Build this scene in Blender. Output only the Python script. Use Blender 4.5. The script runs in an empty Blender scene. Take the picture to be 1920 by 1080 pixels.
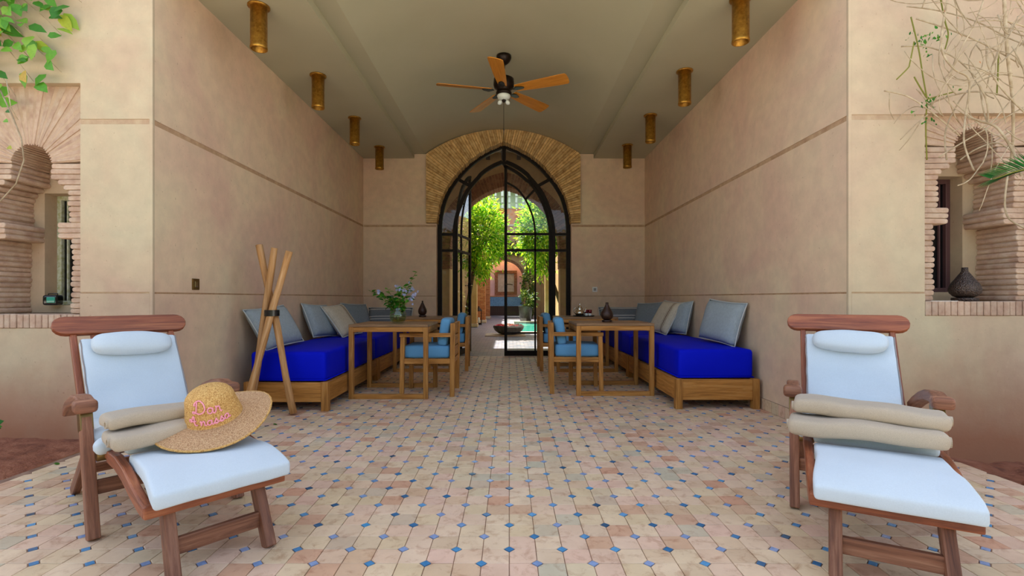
import bpy, math, random
import numpy as np
from mathutils import Vector, Matrix, noise as mnoise
random.seed(7)
R = math.radians
PI = math.pi
scene = bpy.context.scene
col = scene.collection

# ------------------------------------------------------------------ camera
FPX, VX, VY = 925.6, 955.0, 559.0          # focal length and vanishing point in a 1920x1080 frame
cam = bpy.data.cameras.new('camera')
cam.sensor_width = 36.0
cam.lens = FPX / 1920 * 36
cam.shift_x = (960 - VX) / 1920
cam.shift_y = (VY - 540) / 1920
cam.clip_start = 0.05
cam.clip_end = 300
camo = bpy.data.objects.new('camera', cam)
col.objects.link(camo)
camo.location = (0, 0, 1.0)
camo.rotation_euler = (R(90), 0, 0)
scene.camera = camo

# ------------------------------------------------------------------ sky, sun, exposure
world = bpy.data.worlds.new('world')
scene.world = world
world.use_nodes = True
wn, wl = world.node_tree.nodes, world.node_tree.links
wn.clear()
sky = wn.new('ShaderNodeTexSky')
sky.sky_type = 'NISHITA'
sky.sun_disc = False
sky.sun_elevation = R(58)
sky.sun_rotation = R(-24)
sky.air_density = 1.0
sky.dust_density = 2.5
mixw = wn.new('ShaderNodeMixRGB')
mixw.inputs[0].default_value = 0.42
mixw.inputs[2].default_value = (0.275, 0.285, 0.29, 1)
bgn = wn.new('ShaderNodeBackground')
bgn.inputs[1].default_value = 1.0
won = wn.new('ShaderNodeOutputWorld')
skg = wn.new('ShaderNodeMixRGB'); skg.blend_type = 'MULTIPLY'; skg.inputs[0].default_value = 1
skg.inputs[2].default_value = (0.12, 0.12, 0.12, 1)
wl.new(sky.outputs[0], skg.inputs[1])
wl.new(skg.outputs[0], mixw.inputs[1])
wl.new(mixw.outputs[0], bgn.inputs[0])
wl.new(bgn.outputs[0], won.inputs[0])

sun = bpy.data.lights.new('sun', 'SUN')
sun.energy = 4.2
sun.angle = R(0.6)
sun.color = (1.0, 0.95, 0.86)
suno = bpy.data.objects.new('sun', sun)
col.objects.link(suno)
SUND = Vector((0.30, -0.62, -1.05)).normalized()       # the way the light travels
suno.rotation_euler = SUND.to_track_quat('-Z', 'Y').to_euler()
suno.location = (-4, 16, 20)

vs = scene.view_settings
vs.view_transform = 'Standard'
vs.look = 'None'
vs.gamma = 1.0
vs.use_curve_mapping = False
vs.exposure = 2.25

# ------------------------------------------------------------------ mesh helpers
def V(*a):
    return Vector(a)

def basis(axis):
    a = Vector(axis).normalized()
    up = V(0, 0, 1) if abs(a.z) < 0.9 else V(0, 1, 0)
    b = up.cross(a).normalized()
    return a, b, a.cross(b)

class MB:
    """Collects vertices and faces, and for each vertex a grain coordinate that runs along the piece."""
    def __init__(self):
        self.v, self.f, self.g, self.sm = [], [], [], []
    def add(self, vs, fs, axis=None, smooth=False):
        vs = [Vector(p) for p in vs]
        if axis is None:
            ext = [max(p[i] for p in vs) - min(p[i] for p in vs) for i in range(3)]
            k = ext.index(max(ext))
            axis = [(1, 0, 0), (0, 1, 0), (0, 0, 1)][k]
        a, b, c = basis(axis)
        o = V(random.uniform(0, 50), random.uniform(0, 50), random.uniform(0, 50))
        n = len(self.v)
        self.v += vs
        self.g += [V(p.dot(a), p.dot(b), p.dot(c)) + o for p in vs]
        self.f += [tuple(n + i for i in q) for q in fs]
        self.sm += [smooth] * len(fs)
        return self
    def box(self, c, s, rot=None, axis=None):
        hx, hy, hz = s[0] / 2, s[1] / 2, s[2] / 2
        vs = [V(x, y, z) for x in (-hx, hx) for y in (-hy, hy) for z in (-hz, hz)]
        if rot is not None:
            vs = [rot @ p for p in vs]
            if axis is None:
                k = list(s).index(max(s))
                axis = rot @ V(*[1.0 if i == k else 0.0 for i in range(3)])
        vs = [p + Vector(c) for p in vs]
        return self.add(vs, [(0, 1, 3, 2), (4, 6, 7, 5), (0, 4, 5, 1), (2, 3, 7, 6), (0, 2, 6, 4), (1, 5, 7, 3)], axis)
    def b2(self, x0, x1, y0, y1, z0, z1, axis=None):
        return self.box(((x0 + x1) / 2, (y0 + y1) / 2, (z0 + z1) / 2), (x1 - x0, y1 - y0, z1 - z0), None, axis)
    def bar(self, p0, p1, w, h, up=(0, 0, 1)):
        """Rectangular bar from p0 to p1: w across, h along up."""
        p0, p1 = Vector(p0), Vector(p1)
        a = (p1 - p0).normalized()
        u = Vector(up)
        if abs(a.dot(u.normalized())) > 0.97:
            u = V(0, 1, 0)
        s = a.cross(u).normalized()
        u = s.cross(a).normalized()
        vs = [p + s * (w / 2 * i) + u * (h / 2 * j) for p in (p0, p1) for i, j in ((-1, -1), (1, -1), (1, 1), (-1, 1))]
        return self.add(vs, [(3, 2, 1, 0), (4, 5, 6, 7), (0, 1, 5, 4), (1, 2, 6, 5), (2, 3, 7, 6), (3, 0, 4, 7)], a)
    def sweep(self, pts, w, h, side):
        """Bar along a polyline that stays in the plane normal to side: w along side, h across."""
        pts = [Vector(p) for p in pts]
        s = Vector(side).normalized()
        n = len(pts)
        vs = []
        for i, p in enumerate(pts):
            t = (pts[min(i + 1, n - 1)] - pts[max(i - 1, 0)]).normalized()
            u = s.cross(t).normalized()
            hh = h[i] if isinstance(h, (list, tuple)) else h
            ww = w[i] if isinstance(w, (list, tuple)) else w
            vs += [p + s * (ww / 2 * a) + u * (hh / 2 * b) for a, b in ((-1, -1), (1, -1), (1, 1), (-1, 1))]
        fs = [(0, 1, 2, 3), tuple(4 * (n - 1) + k for k in (3, 2, 1, 0))]
        for i in range(n - 1):
            for k in range(4):
                a, b = 4 * i + k, 4 * i + (k + 1) % 4
                fs.append((a, a + 4, b + 4, b))
        return self.add(vs, fs, pts[-1] - pts[0])
    def tube(self, pts, r, seg=8, cap=True, smooth=True):
        pts = [Vector(p) for p in pts]
        n = len(pts)
        vs, fs = [], []
        t0 = (pts[1] - pts[0]).normalized()
        _, u, _ = basis(t0)
        for i, p in enumerate(pts):
            t = (pts[min(i + 1, n - 1)] - pts[max(i - 1, 0)]).normalized()
            u = (u - t * u.dot(t)).normalized()
            w = t.cross(u)
            rr = r[i] if isinstance(r, (list, tuple)) else r
            vs += [p + (u * math.cos(2 * PI * k / seg) + w * math.sin(2 * PI * k / seg)) * rr for k in range(seg)]
        for i in range(n - 1):
            for k in range(seg):
                a, b = i * seg + k, i * seg + (k + 1) % seg
                fs.append((a, b, b + seg, a + seg))
        if cap:
            fs.append(tuple(reversed(range(seg))))
            fs.append(tuple((n - 1) * seg + k for k in range(seg)))
        return self.add(vs, fs, pts[-1] - pts[0], smooth)
    def lathe(self, prof, seg=28, c=(0, 0, 0), smooth=True, wob=None):
        c = Vector(c)
        vs, fs = [], []
        for (r, z) in prof:
            for k in range(seg):
                a = 2 * PI * k / seg
                rr = r * (wob(a, z) if wob else 1)
                vs.append(c + V(rr * math.cos(a), rr * math.sin(a), z))
        for i in range(len(prof) - 1):
            for k in range(seg):
                a, b = i * seg + k, i * seg + (k + 1) % seg
                fs.append((a, b, b + seg, a + seg))
        fs.append(tuple(reversed(range(seg))))
        fs.append(tuple((len(prof) - 1) * seg + k for k in range(seg)))
        return self.add(vs, fs, (0, 0, 1), smooth)
    def prism(self, poly, y0, y1, axis=None):
        """Polygon in (x, z), pushed from y0 to y1."""
        n = len(poly)
        ar = sum(poly[i][0] * poly[(i + 1) % n][1] - poly[(i + 1) % n][0] * poly[i][1] for i in range(n))
        if ar < 0:
            poly = poly[::-1]
        vs = [V(x, y0, z) for x, z in poly] + [V(x, y1, z) for x, z in poly]
        fs = [tuple(range(n)), tuple(reversed(range(n, 2 * n)))]
        for i in range(n):
            j = (i + 1) % n
            fs.append((i, i + n, j + n, j))
        return self.add(vs, fs, axis)
    def rbox(self, s, r, c=(0, 0, 0), rot=None, bulge=0.0, n=(8, 8), wr=0.0, fn=None):
        """Cushion: a box with rounded edges, its upper and lower face swollen."""
        hx, hy, hz = [k / 2 for k in s]
        r = min(r, hx * .99, hy * .99, hz * .99)
        def line(h, m):
            e = [-h, -h + r * .15, -h + r * .45, -h + r]
            mid = [-h + r + (2 * h - 2 * r) * k / m for k in range(1, m)]
            return e + mid + [-x for x in reversed(e)]
        X, Y, Z = line(hx, n[0]), line(hy, n[1]), line(hz, 2)
        idx, vs, fs = {}, [], []
        seed = random.uniform(0, 99)
        def vert(p):
            key = tuple(round(k, 6) for k in p)
            if key in idx:
                return idx[key]
            q = V(max(-hx + r, min(hx - r, p[0])), max(-hy + r, min(hy - r, p[1])), max(-hz + r, min(hz - r, p[2])))
            d = V(*p) - q
            w = q + (d.normalized() * r if d.length > 1e-9 else d)
            u, v = w.x / hx, w.y / hy
            k = bulge * max(0, 1 - u * u) ** .6 * max(0, 1 - v * v) ** .6
            w.z += math.copysign(k, w.z) if abs(w.z) > 1e-6 else 0
            if wr:
                w += V(1, 1, 1) * 0
                nn = mnoise.noise_vector(V(w.x * 9 + seed, w.y * 9, w.z * 9))
                w += nn * wr
            if fn:
                w = fn(w)
            idx[key] = len(vs)
            vs.append(w)
            return idx[key]
        def quad(a, b, c_, d):
            fs.append((vert(a), vert(b), vert(c_), vert(d)))
        for i in range(len(X) - 1):
            for j in range(len(Y) - 1):
                quad((X[i], Y[j], hz), (X[i + 1], Y[j], hz), (X[i + 1], Y[j + 1], hz), (X[i], Y[j + 1], hz))
                quad((X[i], Y[j + 1], -hz), (X[i + 1], Y[j + 1], -hz), (X[i + 1], Y[j], -hz), (X[i], Y[j], -hz))
            for k in range(len(Z) - 1):
                quad((X[i], -hy, Z[k]), (X[i + 1], -hy, Z[k]), (X[i + 1], -hy, Z[k + 1]), (X[i], -hy, Z[k + 1]))
                quad((X[i], hy, Z[k + 1]), (X[i + 1], hy, Z[k + 1]), (X[i + 1], hy, Z[k]), (X[i], hy, Z[k]))
        for j in range(len(Y) - 1):
            for k in range(len(Z) - 1):
                quad((-hx, Y[j], Z[k + 1]), (-hx, Y[j + 1], Z[k + 1]), (-hx, Y[j + 1], Z[k]), (-hx, Y[j], Z[k]))
                quad((hx, Y[j], Z[k]), (hx, Y[j + 1], Z[k]), (hx, Y[j + 1], Z[k + 1]), (hx, Y[j], Z[k + 1]))
        if rot is not None:
            vs = [rot @ p for p in vs]
        vs = [p + Vector(c) for p in vs]
        return self.add(vs, fs, None, True)
    def pillow(self, w, h, t, n=12, ear=0.06, wr=0.004):
        """Scatter cushion standing in the x-z plane, front towards -y, its foot at z = 0."""
        seed = random.uniform(0, 99)
        vs, fs = [], []
        def pos(i, j, s):
            u, v = -1 + 2 * i / n, -1 + 2 * j / n
            x = u * w / 2 * (1 - ear * (1 - v * v) ** 1.0 * abs(u) ** 2)
            z = v * h / 2 * (1 - ear * (1 - u * u) ** 1.0 * abs(v) ** 2)
            k = (max(0, 1 - u ** 4) * max(0, 1 - v ** 4)) ** .55
            y = s * (t / 2 * k)
            p = V(x, y, z + h / 2)
            p += mnoise.noise_vector(V(x * 6 + seed, z * 6, s * 3)) * wr * (0.4 + k)
            return p
        idx = {}
        for s in (-1, 1):
            for i in range(n + 1):
                for j in range(n + 1):
                    edge = i in (0, n) or j in (0, n)
                    if edge and s == 1:
                        idx[(i, j, 1)] = idx[(i, j, -1)]
                    else:
                        idx[(i, j, s)] = len(vs)
                        vs.append(pos(i, j, s))
            for i in range(n):
                for j in range(n):
                    q = [idx[(i, j, s)], idx[(i + 1, j, s)], idx[(i + 1, j + 1, s)], idx[(i, j + 1, s)]]
                    fs.append(tuple(q if s == -1 else q[::-1]))
        return self.add(vs, fs, (1, 0, 0), True)
    def mesh(self, name):
        me = bpy.data.meshes.new(name)
        me.from_pydata([tuple(p) for p in self.v], [], self.f)
        at = me.attributes.new('grain', 'FLOAT_VECTOR', 'POINT')
        at.data.foreach_set('vector', np.array([tuple(p) for p in self.g], dtype=np.float32).ravel())
        me.polygons.foreach_set('use_smooth', self.sm)
        me.update()
        return me
    def build(self, name, m, parent=None, bevel=0, seg=2, loc=None, sub=0):
        o = bpy.data.objects.new(name, self.mesh(name))
        o.data.materials.append(m)
        col.objects.link(o)
        if parent is not None:
            o.parent = parent
        if loc is not None:
            o.location = loc
        if bevel:
            b = o.modifiers.new('bevel', 'BEVEL')
            b.width = bevel
            b.segments = seg
            b.limit_method = 'ANGLE'
            b.angle_limit = R(40)
        if sub:
            s = o.modifiers.new('sub', 'SUBSURF')
            s.levels = s.render_levels = sub
        return o

def inst(name, me, parent=None, loc=(0, 0, 0), rot=(0, 0, 0), scale=None):
    o = bpy.data.objects.new(name, me)
    col.objects.link(o)
    if parent is not None:
        o.parent = parent
    o.location = loc
    o.rotation_euler = rot
    if scale is not None:
        o.scale = (scale,) * 3 if not hasattr(scale, '__len__') else scale
    return o

def thing(name, label, cat, loc=(0, 0, 0), rz=0.0, group=None):
    o = bpy.data.objects.new(name, None)
    o.empty_display_size = 0.1
    col.objects.link(o)
    o.location = loc
    o.rotation_euler = (0, 0, rz)
    return tag(o, label, cat, group)

def tag(o, label, cat, group=None, kind=None):
    o['label'] = label
    o['category'] = cat
    if group:
        o['group'] = group
    if kind:
        o['kind'] = kind
    return o

def struct(o, label, cat):
    return tag(o, label, cat, None, 'structure')

def dup(root, label=None, loc=None, rz=None):
    """A copy of a thing with copies of its parts and sub-parts."""
    def rec(o, p):
        c = o.copy()
        col.objects.link(c)
        c.parent = p
        for ch in list(o.children):
            rec(ch, c)
        return c
    r = rec(root, None)
    if label:
        r['label'] = label
    if loc is not None:
        r.location = loc
    if rz is not None:
        r.rotation_euler = (0, 0, rz)
    return r

# ------------------------------------------------------------------ materials
def srgb(r, g, b):
    f = lambda c: (c / 12.92 if c <= 0.04045 else ((c + 0.055) / 1.055) ** 2.4)
    return (f(r / 255), f(g / 255), f(b / 255), 1.0)

class Mat:
    def __init__(self, name, rough=0.8, spec=0.3, metal=0.0):
        self.m = bpy.data.materials.new(name)
        self.m.use_nodes = True
        self.n, self.l = self.m.node_tree.nodes, self.m.node_tree.links
        self.p = self.n['Principled BSDF']
        self.p.inputs['Roughness'].default_value = rough
        self.p.inputs['Specular IOR Level'].default_value = spec
        self.p.inputs['Metallic'].default_value = metal
    def node(self, t, **kw):
        nd = self.n.new(t)
        for k, v in kw.items():
            setattr(nd, k, v)
        return nd
    def coord(self, kind):
        if kind == 'world':
            return self.node('ShaderNodeNewGeometry').outputs['Position']
        if kind == 'grain':
            return self.node('ShaderNodeAttribute', attribute_name='grain').outputs['Vector']
        return self.node('ShaderNodeTexCoord').outputs['Object']
    def mapped(self, src, scale):
        mp = self.node('ShaderNodeMapping')
        mp.inputs['Scale'].default_value = scale if hasattr(scale, '__len__') else (scale,) * 3
        self.l.new(src, mp.inputs['Vector'])
        return mp.outputs[0]
    def noise(self, vec, scale=1.0, detail=4, rough=.55, dist=0.0):
        t = self.node('ShaderNodeTexNoise')
        t.inputs['Scale'].default_value = scale
        t.inputs['Detail'].default_value = detail
        t.inputs['Roughness'].default_value = rough
        t.inputs['Distortion'].default_value = dist
        self.l.new(vec, t.inputs['Vector'])
        return t.outputs['Fac']
    def ramp(self, fac, stops):
        r = self.node('ShaderNodeValToRGB')
        e = r.color_ramp.elements
        while len(e) < len(stops):
            e.new(0.5)
        for i, (p, c) in enumerate(stops):
            e[i].position = p
            e[i].color = c
        self.l.new(fac, r.inputs[0])
        return r.outputs[0]
    def mix(self, a, b, fac, mode='MIX'):
        x = self.node('ShaderNodeMixRGB', blend_type=mode)
        for i, s in ((0, fac), (1, a), (2, b)):
            if hasattr(s, 'links'):
                self.l.new(s, x.inputs[i])
            else:
                x.inputs[i].default_value = s
        return x.outputs[0]
    def math(self, op, a, b=0.0, clamp=False):
        x = self.node('ShaderNodeMath', operation=op)
        x.use_clamp = clamp
        for i, s in ((0, a), (1, b)):
            if hasattr(s, 'links'):
                self.l.new(s, x.inputs[i])
            else:
                x.inputs[i].default_value = s
        return x.outputs[0]
    def rnd(self):
        """A number of its own for each object, and for each loose piece of a mesh."""
        oi = self.node('ShaderNodeObjectInfo').outputs['Random']
        gi = self.node('ShaderNodeNewGeometry').outputs['Random Per Island']
        return self.math('FRACT', self.math('ADD', oi, gi))
    def vary(self, c, amt):
        h = self.node('ShaderNodeHueSaturation')
        r = self.rnd()
        k = self.math('ADD', self.math('MULTIPLY', r, 2 * amt), 1 - amt)
        self.l.new(k, h.inputs['Value'])
        self.l.new(c, h.inputs['Color'])
        return h.outputs[0]
    def base(self, c):
        if hasattr(c, 'links'):
            self.l.new(c, self.p.inputs['Base Color'])
        else:
            self.p.inputs['Base Color'].default_value = c
    def bump(self, h, strength=.3, dist=.01):
        b = self.node('ShaderNodeBump')
        b.inputs['Strength'].default_value = strength
        b.inputs['Distance'].default_value = dist
        self.l.new(h, b.inputs['Height'])
        self.l.new(b.outputs[0], self.p.inputs['Normal'])

def plain(name, c, rough=.6, spec=.3, metal=0.0, vary=0.0):
    m = Mat(name, rough, spec, metal)
    if vary:
        rgb = m.node('ShaderNodeRGB')
        rgb.outputs[0].default_value = c
        m.base(m.vary(rgb.outputs[0], vary))
    else:
        m.base(c)
    return m.m

def mottled(name, stops, scale=3.0, rough=.8, bump=.2, bscale=40, bdist=.006, kind='world', vary=0.0, spec=.25, metal=0.0, detail=5):
    m = Mat(name, rough, spec, metal)
    v = m.coord(kind)
    c = m.ramp(m.noise(v, scale, detail), stops)
    if vary:
        c = m.vary(c, vary)
    m.base(c)
    if bump:
        m.bump(m.noise(v, bscale, 5), bump, bdist)
    return m.m

def plaster(name, c0, c1, c2, stain=False, top=None):
    m = Mat(name, .72, .25)
    v = m.coord('world')
    big = m.noise(v, 1.1, 6, .6, .6)
    fine = m.noise(v, 9, 5, .6)
    c = m.ramp(big, [(.3, c0), (.52, c1), (.7, c2)])
    c = m.mix(c, m.ramp(fine, [(.35, (.80, .80, .80, 1)), (.65, (1.12, 1.1, 1.08, 1))]), .35, 'MULTIPLY')
    # fine brushed marks of the trowel
    st = m.noise(m.mapped(v, (3, 3, 1.2)), 14, 3, .6, 1.2)
    c = m.mix(c, m.ramp(st, [(.60, (1, 1, 1, 1)), (.74, (1.12, 1.12, 1.1, 1))]), .5, 'MULTIPLY')
    sp = m.noise(v, 45, 2)
    c = m.mix(c, srgb(120, 78, 58), m.math('MULTIPLY', m.ramp(sp, [(.70, (0, 0, 0, 1)), (.76, (1, 1, 1, 1))]), .35))
    if stain:
        sx = m.node('ShaderNodeSeparateXYZ')
        m.l.new(v, sx.inputs[0])
        h = m.math('ADD', sx.outputs[2], m.math('MULTIPLY', m.math('SUBTRACT', m.noise(v, 2.2, 5), .5), .55))
        f = m.ramp(h, [(0.02, (1, 1, 1, 1)), (0.62, (0, 0, 0, 1))])
        c = m.mix(c, srgb(166, 104, 72), m.math('MULTIPLY', f, .85))
    m.base(c)
    hh = m.math('ADD', m.math('MULTIPLY', m.noise(v, 5, 5), .8), m.math('MULTIPLY', m.noise(v, 60, 3), .12))
    m.bump(hh, .22, .02)
    return m.m

def wood(name, dark, mid, light, rough=.5, spec=.3, scale=1.0, vary=.12):
    m = Mat(name, rough, spec)
    g = m.coord('grain')
    a = m.noise(m.mapped(g, (1.6 * scale, 22 * scale, 22 * scale)), 1.6, 6, .65, .8)
    c = m.ramp(a, [(.28, dark), (.5, mid), (.74, light)])
    b = m.noise(m.mapped(g, (5 * scale, 160 * scale, 160 * scale)), 1.2, 2)
    c = m.mix(c, m.ramp(b, [(.35, (.72, .70, .68, 1)), (.6, (1.04, 1.04, 1.04, 1))]), .6, 'MULTIPLY')
    c = m.vary(c, vary)
    m.base(c)
    m.bump(b, .15, .003)
    return m.m

def fabric(name, c, weave=0.08, rough=.9, kind='object', scale=220, bump=.15, soft=.06, sheen=.12, spec=.12):
    m = Mat(name, rough, spec)
    v = m.coord(kind)
    n = m.noise(v, scale, 2)
    cc = m.ramp(n, [(.3, tuple(k * (1 - weave) for k in c[:3]) + (1,)), (.7, tuple(min(1, k * (1 + weave)) for k in c[:3]) + (1,))])
    cc = m.mix(cc, m.ramp(m.noise(v, 6, 4), [(.3, (1 - soft, 1 - soft, 1 - soft, 1)), (.7, (1, 1, 1, 1))]), 1.0, 'MULTIPLY')
    m.base(cc)
    m.p.inputs['Sheen Weight'].default_value = sheen
    m.bump(m.math('ADD', m.math('MULTIPLY', n, .15), m.noise(v, 14, 4)), bump, .006)
    return m.m

def leafmat(name, stops, trans=.45, rough=.45):
    m = Mat(name, rough, .35)
    c = m.ramp(m.rnd(), stops)
    nn = m.noise(m.coord('world'), 60, 2)
    c = m.mix(c, m.ramp(nn, [(.3, (.8, .8, .8, 1)), (.7, (1.1, 1.1, 1.1, 1))]), .6, 'MULTIPLY')
    m.base(c)
    tr = m.node('ShaderNodeBsdfTranslucent')
    m.l.new(c, tr.inputs[0])
    mx = m.node('ShaderNodeMixShader')
    mx.inputs[0].default_value = trans
    out = m.n['Material Output']
    m.l.new(m.p.outputs[0], mx.inputs[1])
    m.l.new(tr.outputs[0], mx.inputs[2])
    m.l.new(mx.outputs[0], out.inputs[0])
    return m.m

def glassmat(name, tint=(.95, .965, .95, 1), f=.022):
    m = Mat(name)
    m.n.remove(m.p)
    tb = m.node('ShaderNodeBsdfTransparent')
    tb.inputs[0].default_value = tint
    gl = m.node('ShaderNodeBsdfGlossy')
    gl.inputs['Roughness'].default_value = .02
    lw = m.node('ShaderNodeLayerWeight')
    lw.inputs['Blend'].default_value = .5
    fr = m.math('ADD', m.math('MULTIPLY', m.math('POWER', lw.outputs['Facing'], 5.0), .85), f, True)
    mx = m.node('ShaderNodeMixShader')
    m.l.new(fr, mx.inputs[0])
    m.l.new(tb.outputs[0], mx.inputs[1])
    m.l.new(gl.outputs[0], mx.inputs[2])
    m.l.new(mx.outputs[0], m.n['Material Output'].inputs[0])
    return m.m

M = {}
M['plaster_in_lifted'] = plaster('plaster_inside_lifted', srgb(212, 176, 152), srgb(219, 191, 160), srgb(222, 202, 166))  # same plaster as outside, colour lightened to lift the dim interior
M['plaster_out_dimmed'] = plaster('plaster_outside_dimmed', srgb(190, 160, 136), srgb(196, 174, 144), srgb(198, 184, 152), stain=True)  # same plaster, colour darkened to hold back the daylight; stain is soil
M['plaster_niche'] = plaster('plaster_niche', srgb(198, 168, 138), srgb(210, 184, 152), srgb(218, 196, 166))
M['ceiling'] = mottled('ceiling_paint', [(.3, srgb(174, 168, 140)), (.7, srgb(181, 175, 147))], 1.2, .55, .06, 30)
M['old_brick'] = mottled('old_brick', [(.25, srgb(174, 140, 118)), (.5, srgb(194, 164, 140)), (.75, srgb(206, 184, 160))], 14, .9, .6, 60, .01, vary=.08)
M['mortar'] = mottled('mortar', [(.3, srgb(186, 156, 130)), (.7, srgb(206, 178, 150))], 12, .95, .5, 80, .01)
M['band_out'] = mottled('rough_band_outside', [(.3, srgb(178, 148, 120)), (.7, srgb(194, 170, 138))], 16, .95, .6, 60, .008)
M['band'] = mottled('rough_band', [(.3, srgb(168, 132, 100)), (.7, srgb(196, 162, 126))], 16, .95, .6, 60, .008)
M['arch_brick'] = mottled('arch_brick', [(.22, srgb(160, 116, 66)), (.5, srgb(206, 168, 110)), (.8, srgb(220, 188, 134))], 16, .85, .4, 70, .006, vary=.2)
M['arch_mortar'] = mottled('arch_mortar', [(.3, srgb(120, 86, 50)), (.7, srgb(150, 114, 72))], 12, .95, .4, 80, .006)
M['steel'] = mottled('dark_steel', [(.3, srgb(26, 20, 16)), (.7, srgb(36, 28, 22))], 20, .6, .1, 60, .002, metal=.0, spec=.15)
M['glass'] = glassmat('window_glass')
M['dark_glass'] = plain('dark_pane', (.006, .006, .007, 1), .04, .6)
M['black'] = plain('black_plastic', (.008, .008, .009, 1), .15, .6)
M['teal_glass'] = plain('teal_glass', srgb(60, 150, 130), .1, .6)
M['pale_frame'] = mottled('pale_green_frame', [(.35, srgb(170, 170, 120)), (.65, srgb(206, 210, 190))], 40, .7, .3, 60, .003)
M['maroon_frame'] = plain('maroon_frame', srgb(96, 66, 66), .45, .4)
M['teak'] = wood('weathered_teak', srgb(92, 58, 44), srgb(140, 92, 68), srgb(174, 126, 98), .5, .3)
M['teak_red'] = wood('oiled_teak', srgb(100, 48, 32), srgb(146, 80, 50), srgb(180, 110, 70), .4, .4)
M['honey'] = wood('honey_wood', srgb(130, 82, 34), srgb(180, 122, 56), srgb(206, 152, 86), .5, .3)
M['honey_top'] = wood('worn_table_top', srgb(108, 76, 52), srgb(150, 112, 76), srgb(178, 142, 102), .35, .45)
M['pole_wood'] = wood('peeled_pole', srgb(150, 100, 52), srgb(196, 146, 92), srgb(216, 176, 130), .6, .25, .6, .1)
M['blade'] = wood('fan_blade', srgb(180, 108, 24), srgb(206, 134, 40), srgb(220, 152, 56), .4, .35)
M['bronze'] = plain('dark_bronze', srgb(38, 26, 20), .4, .5, .6)
M['brass'] = mottled('hammered_brass', [(.3, srgb(150, 104, 34)), (.7, srgb(200, 152, 66))], 40, .38, .25, 90, .004, 'object', spec=.5, metal=.85)
M['old_brass'] = plain('old_brass', srgb(128, 104, 62), .35, .5, .9)
M['frosted'] = plain('frosted_glass', srgb(225, 232, 226), .3, .5)
M['canvas'] = fabric('white_canvas', srgb(200, 211, 218), .03, bump=.25, soft=.05)
M['canvas_edge'] = plain('grey_piping', srgb(150, 140, 136), .9, .1)
M['towel'] = fabric('beige_towel', srgb(184, 168, 146), .12, .95, 'object', 500, .35, .10)
M['straw'] = None
M['pink'] = plain('pink_thread', srgb(244, 160, 176), .8, .1)
M['blue_sheet'] = fabric('cobalt_cotton', srgb(4, 22, 200), .05, .6, 'object', 200, .12, .05, 0.0, .08)
M['sky_cushion'] = fabric('sky_blue_canvas', srgb(102, 158, 198), .05, .8, 'object', 220, .15)
M['white'] = plain('white_plastic', srgb(225, 226, 222), .35, .5)
M['silver'] = plain('silver', srgb(206, 200, 184), .18, .5, 1.0)
M['tray'] = plain('dark_tray', srgb(34, 28, 24), .3, .5)
M['red_glass'] = plain('red_glass', srgb(120, 22, 24), .1, .6)
M['pierced'] = None

# woven straw: plaited rings along the radius
m = Mat('straw', .8, .25)
v = m.coord('grain')
w1 = m.node('ShaderNodeTexNoise'); w1.inputs['Scale'].default_value = 220; w1.inputs['Detail'].default_value = 3
m.l.new(v, w1.inputs['Vector'])
c = m.ramp(w1.outputs['Fac'], [(.3, srgb(146, 104, 70)), (.5, srgb(192, 150, 108)), (.72, srgb(218, 184, 142))])
m.base(c)
m.bump(w1.outputs['Fac'], .7, .006)
M['straw'] = m.m
# golden straw of the crown
m = Mat('straw_gold', .75, .25)
w1 = m.noise(m.coord('grain'), 200, 3)
m.base(m.ramp(w1, [(.3, srgb(160, 108, 52)), (.5, srgb(208, 160, 92)), (.72, srgb(232, 196, 128))]))
m.bump(w1, .7, .006)
M['straw_gold'] = m.m
# hammered and pierced metal of the lanterns
m = Mat('pierced_metal', .38, .5, .75)
vo = m.node('ShaderNodeTexVoronoi'); vo.inputs['Scale'].default_value = 130
m.l.new(m.coord('object'), vo.inputs['Vector'])
m.base(m.ramp(vo.outputs['Distance'], [(.15, srgb(26, 20, 18)), (.45, srgb(92, 78, 70))]))
m.bump(vo.outputs['Distance'], .8, .006)
M['pierced'] = m.m
M['dark_vase'] = mottled('dark_vase', [(.3, srgb(44, 28, 22)), (.7, srgb(70, 46, 36))], 60, .35, .4, 110, .004, 'object', spec=.5, metal=.4)

# grey-blue linen with a fine stripe, running down the cushion
def linen(name, c, c2, f, stripes=None, sc=None):
    m = Mat(name, .9, .12)
    v = m.coord('object')
    sx = m.node('ShaderNodeSeparateXYZ')
    m.l.new(v, sx.inputs[0])
    s = m.math('SINE', m.math('MULTIPLY', sx.outputs[0], f))
    cc = m.mix(c, c2, m.math('MULTIPLY', m.math('ADD', s, 1), .5))
    n = m.noise(v, 40, 4)
    cc = m.mix(cc, m.ramp(n, [(.3, (.82, .82, .82, 1)), (.7, (1.05, 1.05, 1.05, 1))]), .7, 'MULTIPLY')
    for ax, p, hw in (stripes or []):
        d = m.math('LESS_THAN', m.math('ABSOLUTE', m.math('SUBTRACT', sx.outputs[ax], p)), hw)
        cc = m.mix(cc, sc, d)
    m.base(cc)
    m.bump(m.math('ADD', m.noise(v, 160, 2), m.noise(v, 10, 3)), .25, .006)
    return m.m
M['linen'] = linen('grey_blue_linen', srgb(150, 162, 166), srgb(176, 186, 188), 900)
M['linen_grey'] = linen('grey_linen', srgb(120, 128, 132), srgb(140, 148, 150), 800)
M['linen_beige'] = linen('beige_linen', srgb(196, 184, 160), srgb(206, 196, 174), 500, [(0, .12, .007), (0, .095, .003), (0, .145, .003)], srgb(92, 62, 44))
M['linen_stripe'] = linen('striped_linen', srgb(112, 118, 122), srgb(126, 132, 136), 700, [(2, .17, .006), (2, .125, .006), (2, .30, .006)], srgb(214, 212, 204))
M['piping'] = plain('pale_piping', srgb(196, 200, 196), .9, .1)

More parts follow.
